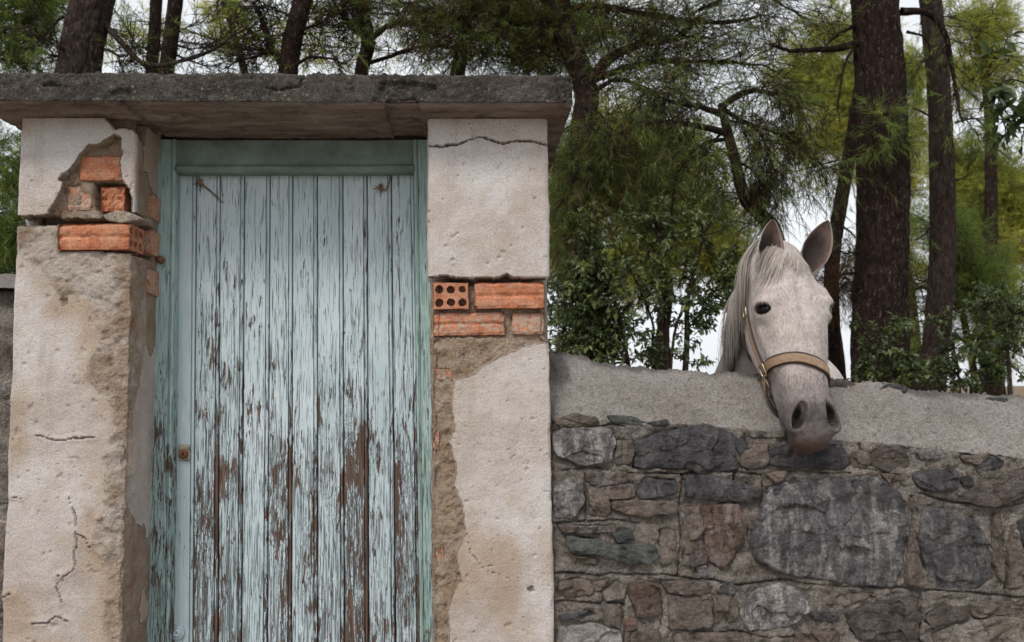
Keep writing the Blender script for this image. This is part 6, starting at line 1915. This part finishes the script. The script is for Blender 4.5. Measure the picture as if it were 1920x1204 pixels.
# broadleaf shrubs behind the wall
def shrub(label, base_px, Y, stems, blobs, seed, leaf=(0.055, 0.024), name='shrub', cat='shrub', group='leafy shrubs behind the wall', vr=(0.0, 1.0)):
    """stems: pixel polylines with radius; blobs: (px, py, wx, wy, leaves)"""
    rng = np.random.RandomState(seed)
    b = at(base_px, 735, Y); g = float(zg(b[0], b[1]))
    th = thing(name, (b[0], Y, g), label, cat, group)
    root = np.array([b[0], Y, g - 0.03])
    tips = []
    for pts, r in stems:
        P = limb_pts(pts, Y)
        P = np.vstack([root[None] + rng.normal(0, 0.05, (1, 3)) * np.array([1, 1, 0]), P]) if P[0][2] > g + 0.1 and len(pts) < 4 else P
        C_ = catmull(P, 24)
        Vt, Ft = tubes(C_[None], np.linspace(r, r * 0.35, 24)[None], 7)
        mk('stem', Vt, [Ft], M_BARKG, th, True, {'plate': np.full(len(Vt), 0.5)})
        tips.append(C_)
    allp = np.vstack(tips)
    tw, lp, ld, lv = [], [], [], []
    for (bx, by, wx, wy, n) in blobs:
        c = at(bx, by, Y); sx, sz = wx / FPX * Y, wy / FPX * Y
        k = max(4, n // 16)
        e = c + rng.uniform(-1, 1, (k, 3)) * np.array([sx, 0.45 * sx + 0.1, sz])
        # twig from the nearest stem point
        dd = np.linalg.norm(allp[None] - e[:, None], axis=2); j = dd.argmin(1); s = allp[j]
        mid = (s + e) / 2 + rng.normal(0, 0.06, (k, 3)) + np.array([0, 0, 0.03])
        t = np.linspace(0, 1, 8)[None, :, None]
        P = (1 - t) ** 2 * s[:, None] + 2 * t * (1 - t) * mid[:, None] + t * t * e[:, None]
        tw.append(tubes(P, np.linspace(0.005, 0.0015, 8)[None] + np.zeros((k, 1)), 4))
        pos, tan, i, tt = pick(P, n, 0.35, 1.0, rng)
        tan /= np.linalg.norm(tan, axis=1, keepdims=True) + 1e-9
        pos = pos + rng.normal(0, 0.012, pos.shape)
        lp.append(pos); ld.append(tan * 0.5 + rng.normal(0, 0.6, tan.shape) - np.array([0, 0, 0.15]))
        vb = rng.uniform(vr[0], vr[1], k)[i]
        lv.append(np.clip(vb + rng.normal(0, 0.15, n), 0, 1))
    lp, ld, lv = np.vstack(lp), np.vstack(ld), np.concatenate(lv)
    up = rng.normal(0, 0.45, lp.shape) + np.array([0, -0.35, 1.0])
    L = leaf[0] * rng.uniform(0.6, 1.3, len(lp)); W = L * leaf[1] / leaf[0] * rng.uniform(0.8, 1.2, len(lp))
    V_, F_ = leaf_mesh(lp, ld, up, L, W, rng)
    tag(mk('crown', V_, [F_], M_LEAF, th, True, {'v': np.repeat(lv, 5)}), kind='stuff')
    Vs, Fs, bb = [], [], 0
    for v_, f_ in tw: Vs.append(v_); Fs.append(f_ + bb); bb += len(v_)
    tag(mk('twigs', np.vstack(Vs), [np.vstack(Fs)], M_TWIG, th), kind='stuff')
shrub('dense leafy shrub between the pillar and the horse', 1250, 5.9, [([(1250, 690), (1248, 560), (1230, 430)], 0.032), ([(1285, 690), (1290, 560), (1320, 440)], 0.03), ([(1225, 690), (1222, 600), (1170, 480)], 0.016), ([(1180, 690), (1150, 560), (1110, 470)], 0.018), ([(1262, 640), (1330, 560), (1370, 500)], 0.014)],
      [(1230, 410, 100, 60, 260), (1310, 430, 90, 70, 460), (1200, 460, 120, 70, 620), (1120, 450, 70, 80, 380), (1290, 510, 110, 60, 900), (1150, 540, 100, 60, 760), (1240, 570, 100, 50, 640), (1340, 580, 40, 50, 400), (1090, 600, 60, 60, 900), (1150, 650, 80, 35, 800), (1290, 640, 60, 40, 260), (1060, 660, 50, 30, 700), (1065, 560, 40, 50, 700), (1225, 660, 40, 30, 200), (1380, 540, 40, 40, 300)], 41)
shrub('dark undergrowth against the foot of the big trunk', 1690, 5.9, [([(1690, 720), (1680, 640), (1670, 590)], 0.012), ([(1700, 720), (1640, 660), (1625, 620)], 0.010)], [(1670, 650, 45, 40, 420), (1640, 690, 40, 30, 320), (1690, 700, 40, 25, 260), (1620, 600, 20, 30, 60)], 42, (0.05, 0.026), vr=(0.1, 0.8))
shrub('leafy undergrowth below the second trunk by the wall crest', 1800, 6.2, [([(1800, 735), (1790, 660), (1770, 600)], 0.012), ([(1820, 735), (1840, 640), (1850, 570)], 0.012), ([(1840, 740), (1890, 660), (1900, 590)], 0.012)],
      [(1760, 700, 50, 35, 420), (1820, 690, 50, 45, 450), (1880, 690, 50, 50, 360), (1830, 600, 60, 40, 330), (1900, 590, 40, 40, 260), (1770, 640, 40, 40, 200)], 43, (0.05, 0.024), vr=(0.0, 0.7))
shrub('low dark shrub behind the wall beside the pillar', 1080, 6.6, [([(1080, 690), (1075, 600), (1060, 540)], 0.016), ([(1100, 690), (1120, 620), (1150, 590)], 0.014)], [(1070, 560, 50, 40, 700), (1110, 620, 70, 40, 900), (1060, 630, 40, 40, 500), (1160, 620, 60, 50, 600)], 44, (0.05, 0.022), vr=(0.0, 0.5))
shrub('sapling with large hanging leaves at the right edge of the picture', 2010, 5.0, [([(2010, 735), (2005, 400), (1990, 200), (1960, 60)], 0.02), ([(1995, 240), (1940, 170), (1890, 150), (1850, 190)], 0.008), ([(1992, 200), (1950, 110), (1910, 80), (1870, 110)], 0.007), ([(1998, 300), (1950, 230), (1900, 220), (1870, 235)], 0.007)],
      [(1895, 170, 45, 30, 70), (1900, 215, 40, 40, 80), (1870, 110, 40, 25, 26), (1910, 260, 30, 20, 40)], 45, (0.105, 0.042), name='sapling', cat='sapling', group=None, vr=(0.1, 0.8))
shrub('thin dark stem with sparse leaves behind the far right of the wall', 1892, 8.0, [([(1895, 745), (1888, 650), (1872, 560)], 0.03), ([(1890, 660), (1910, 600), (1915, 540)], 0.014)], [(1880, 560, 60, 40, 420), (1910, 640, 40, 40, 200), (1850, 630, 40, 40, 160)], 46, (0.06, 0.026), vr=(0.0, 0.6))
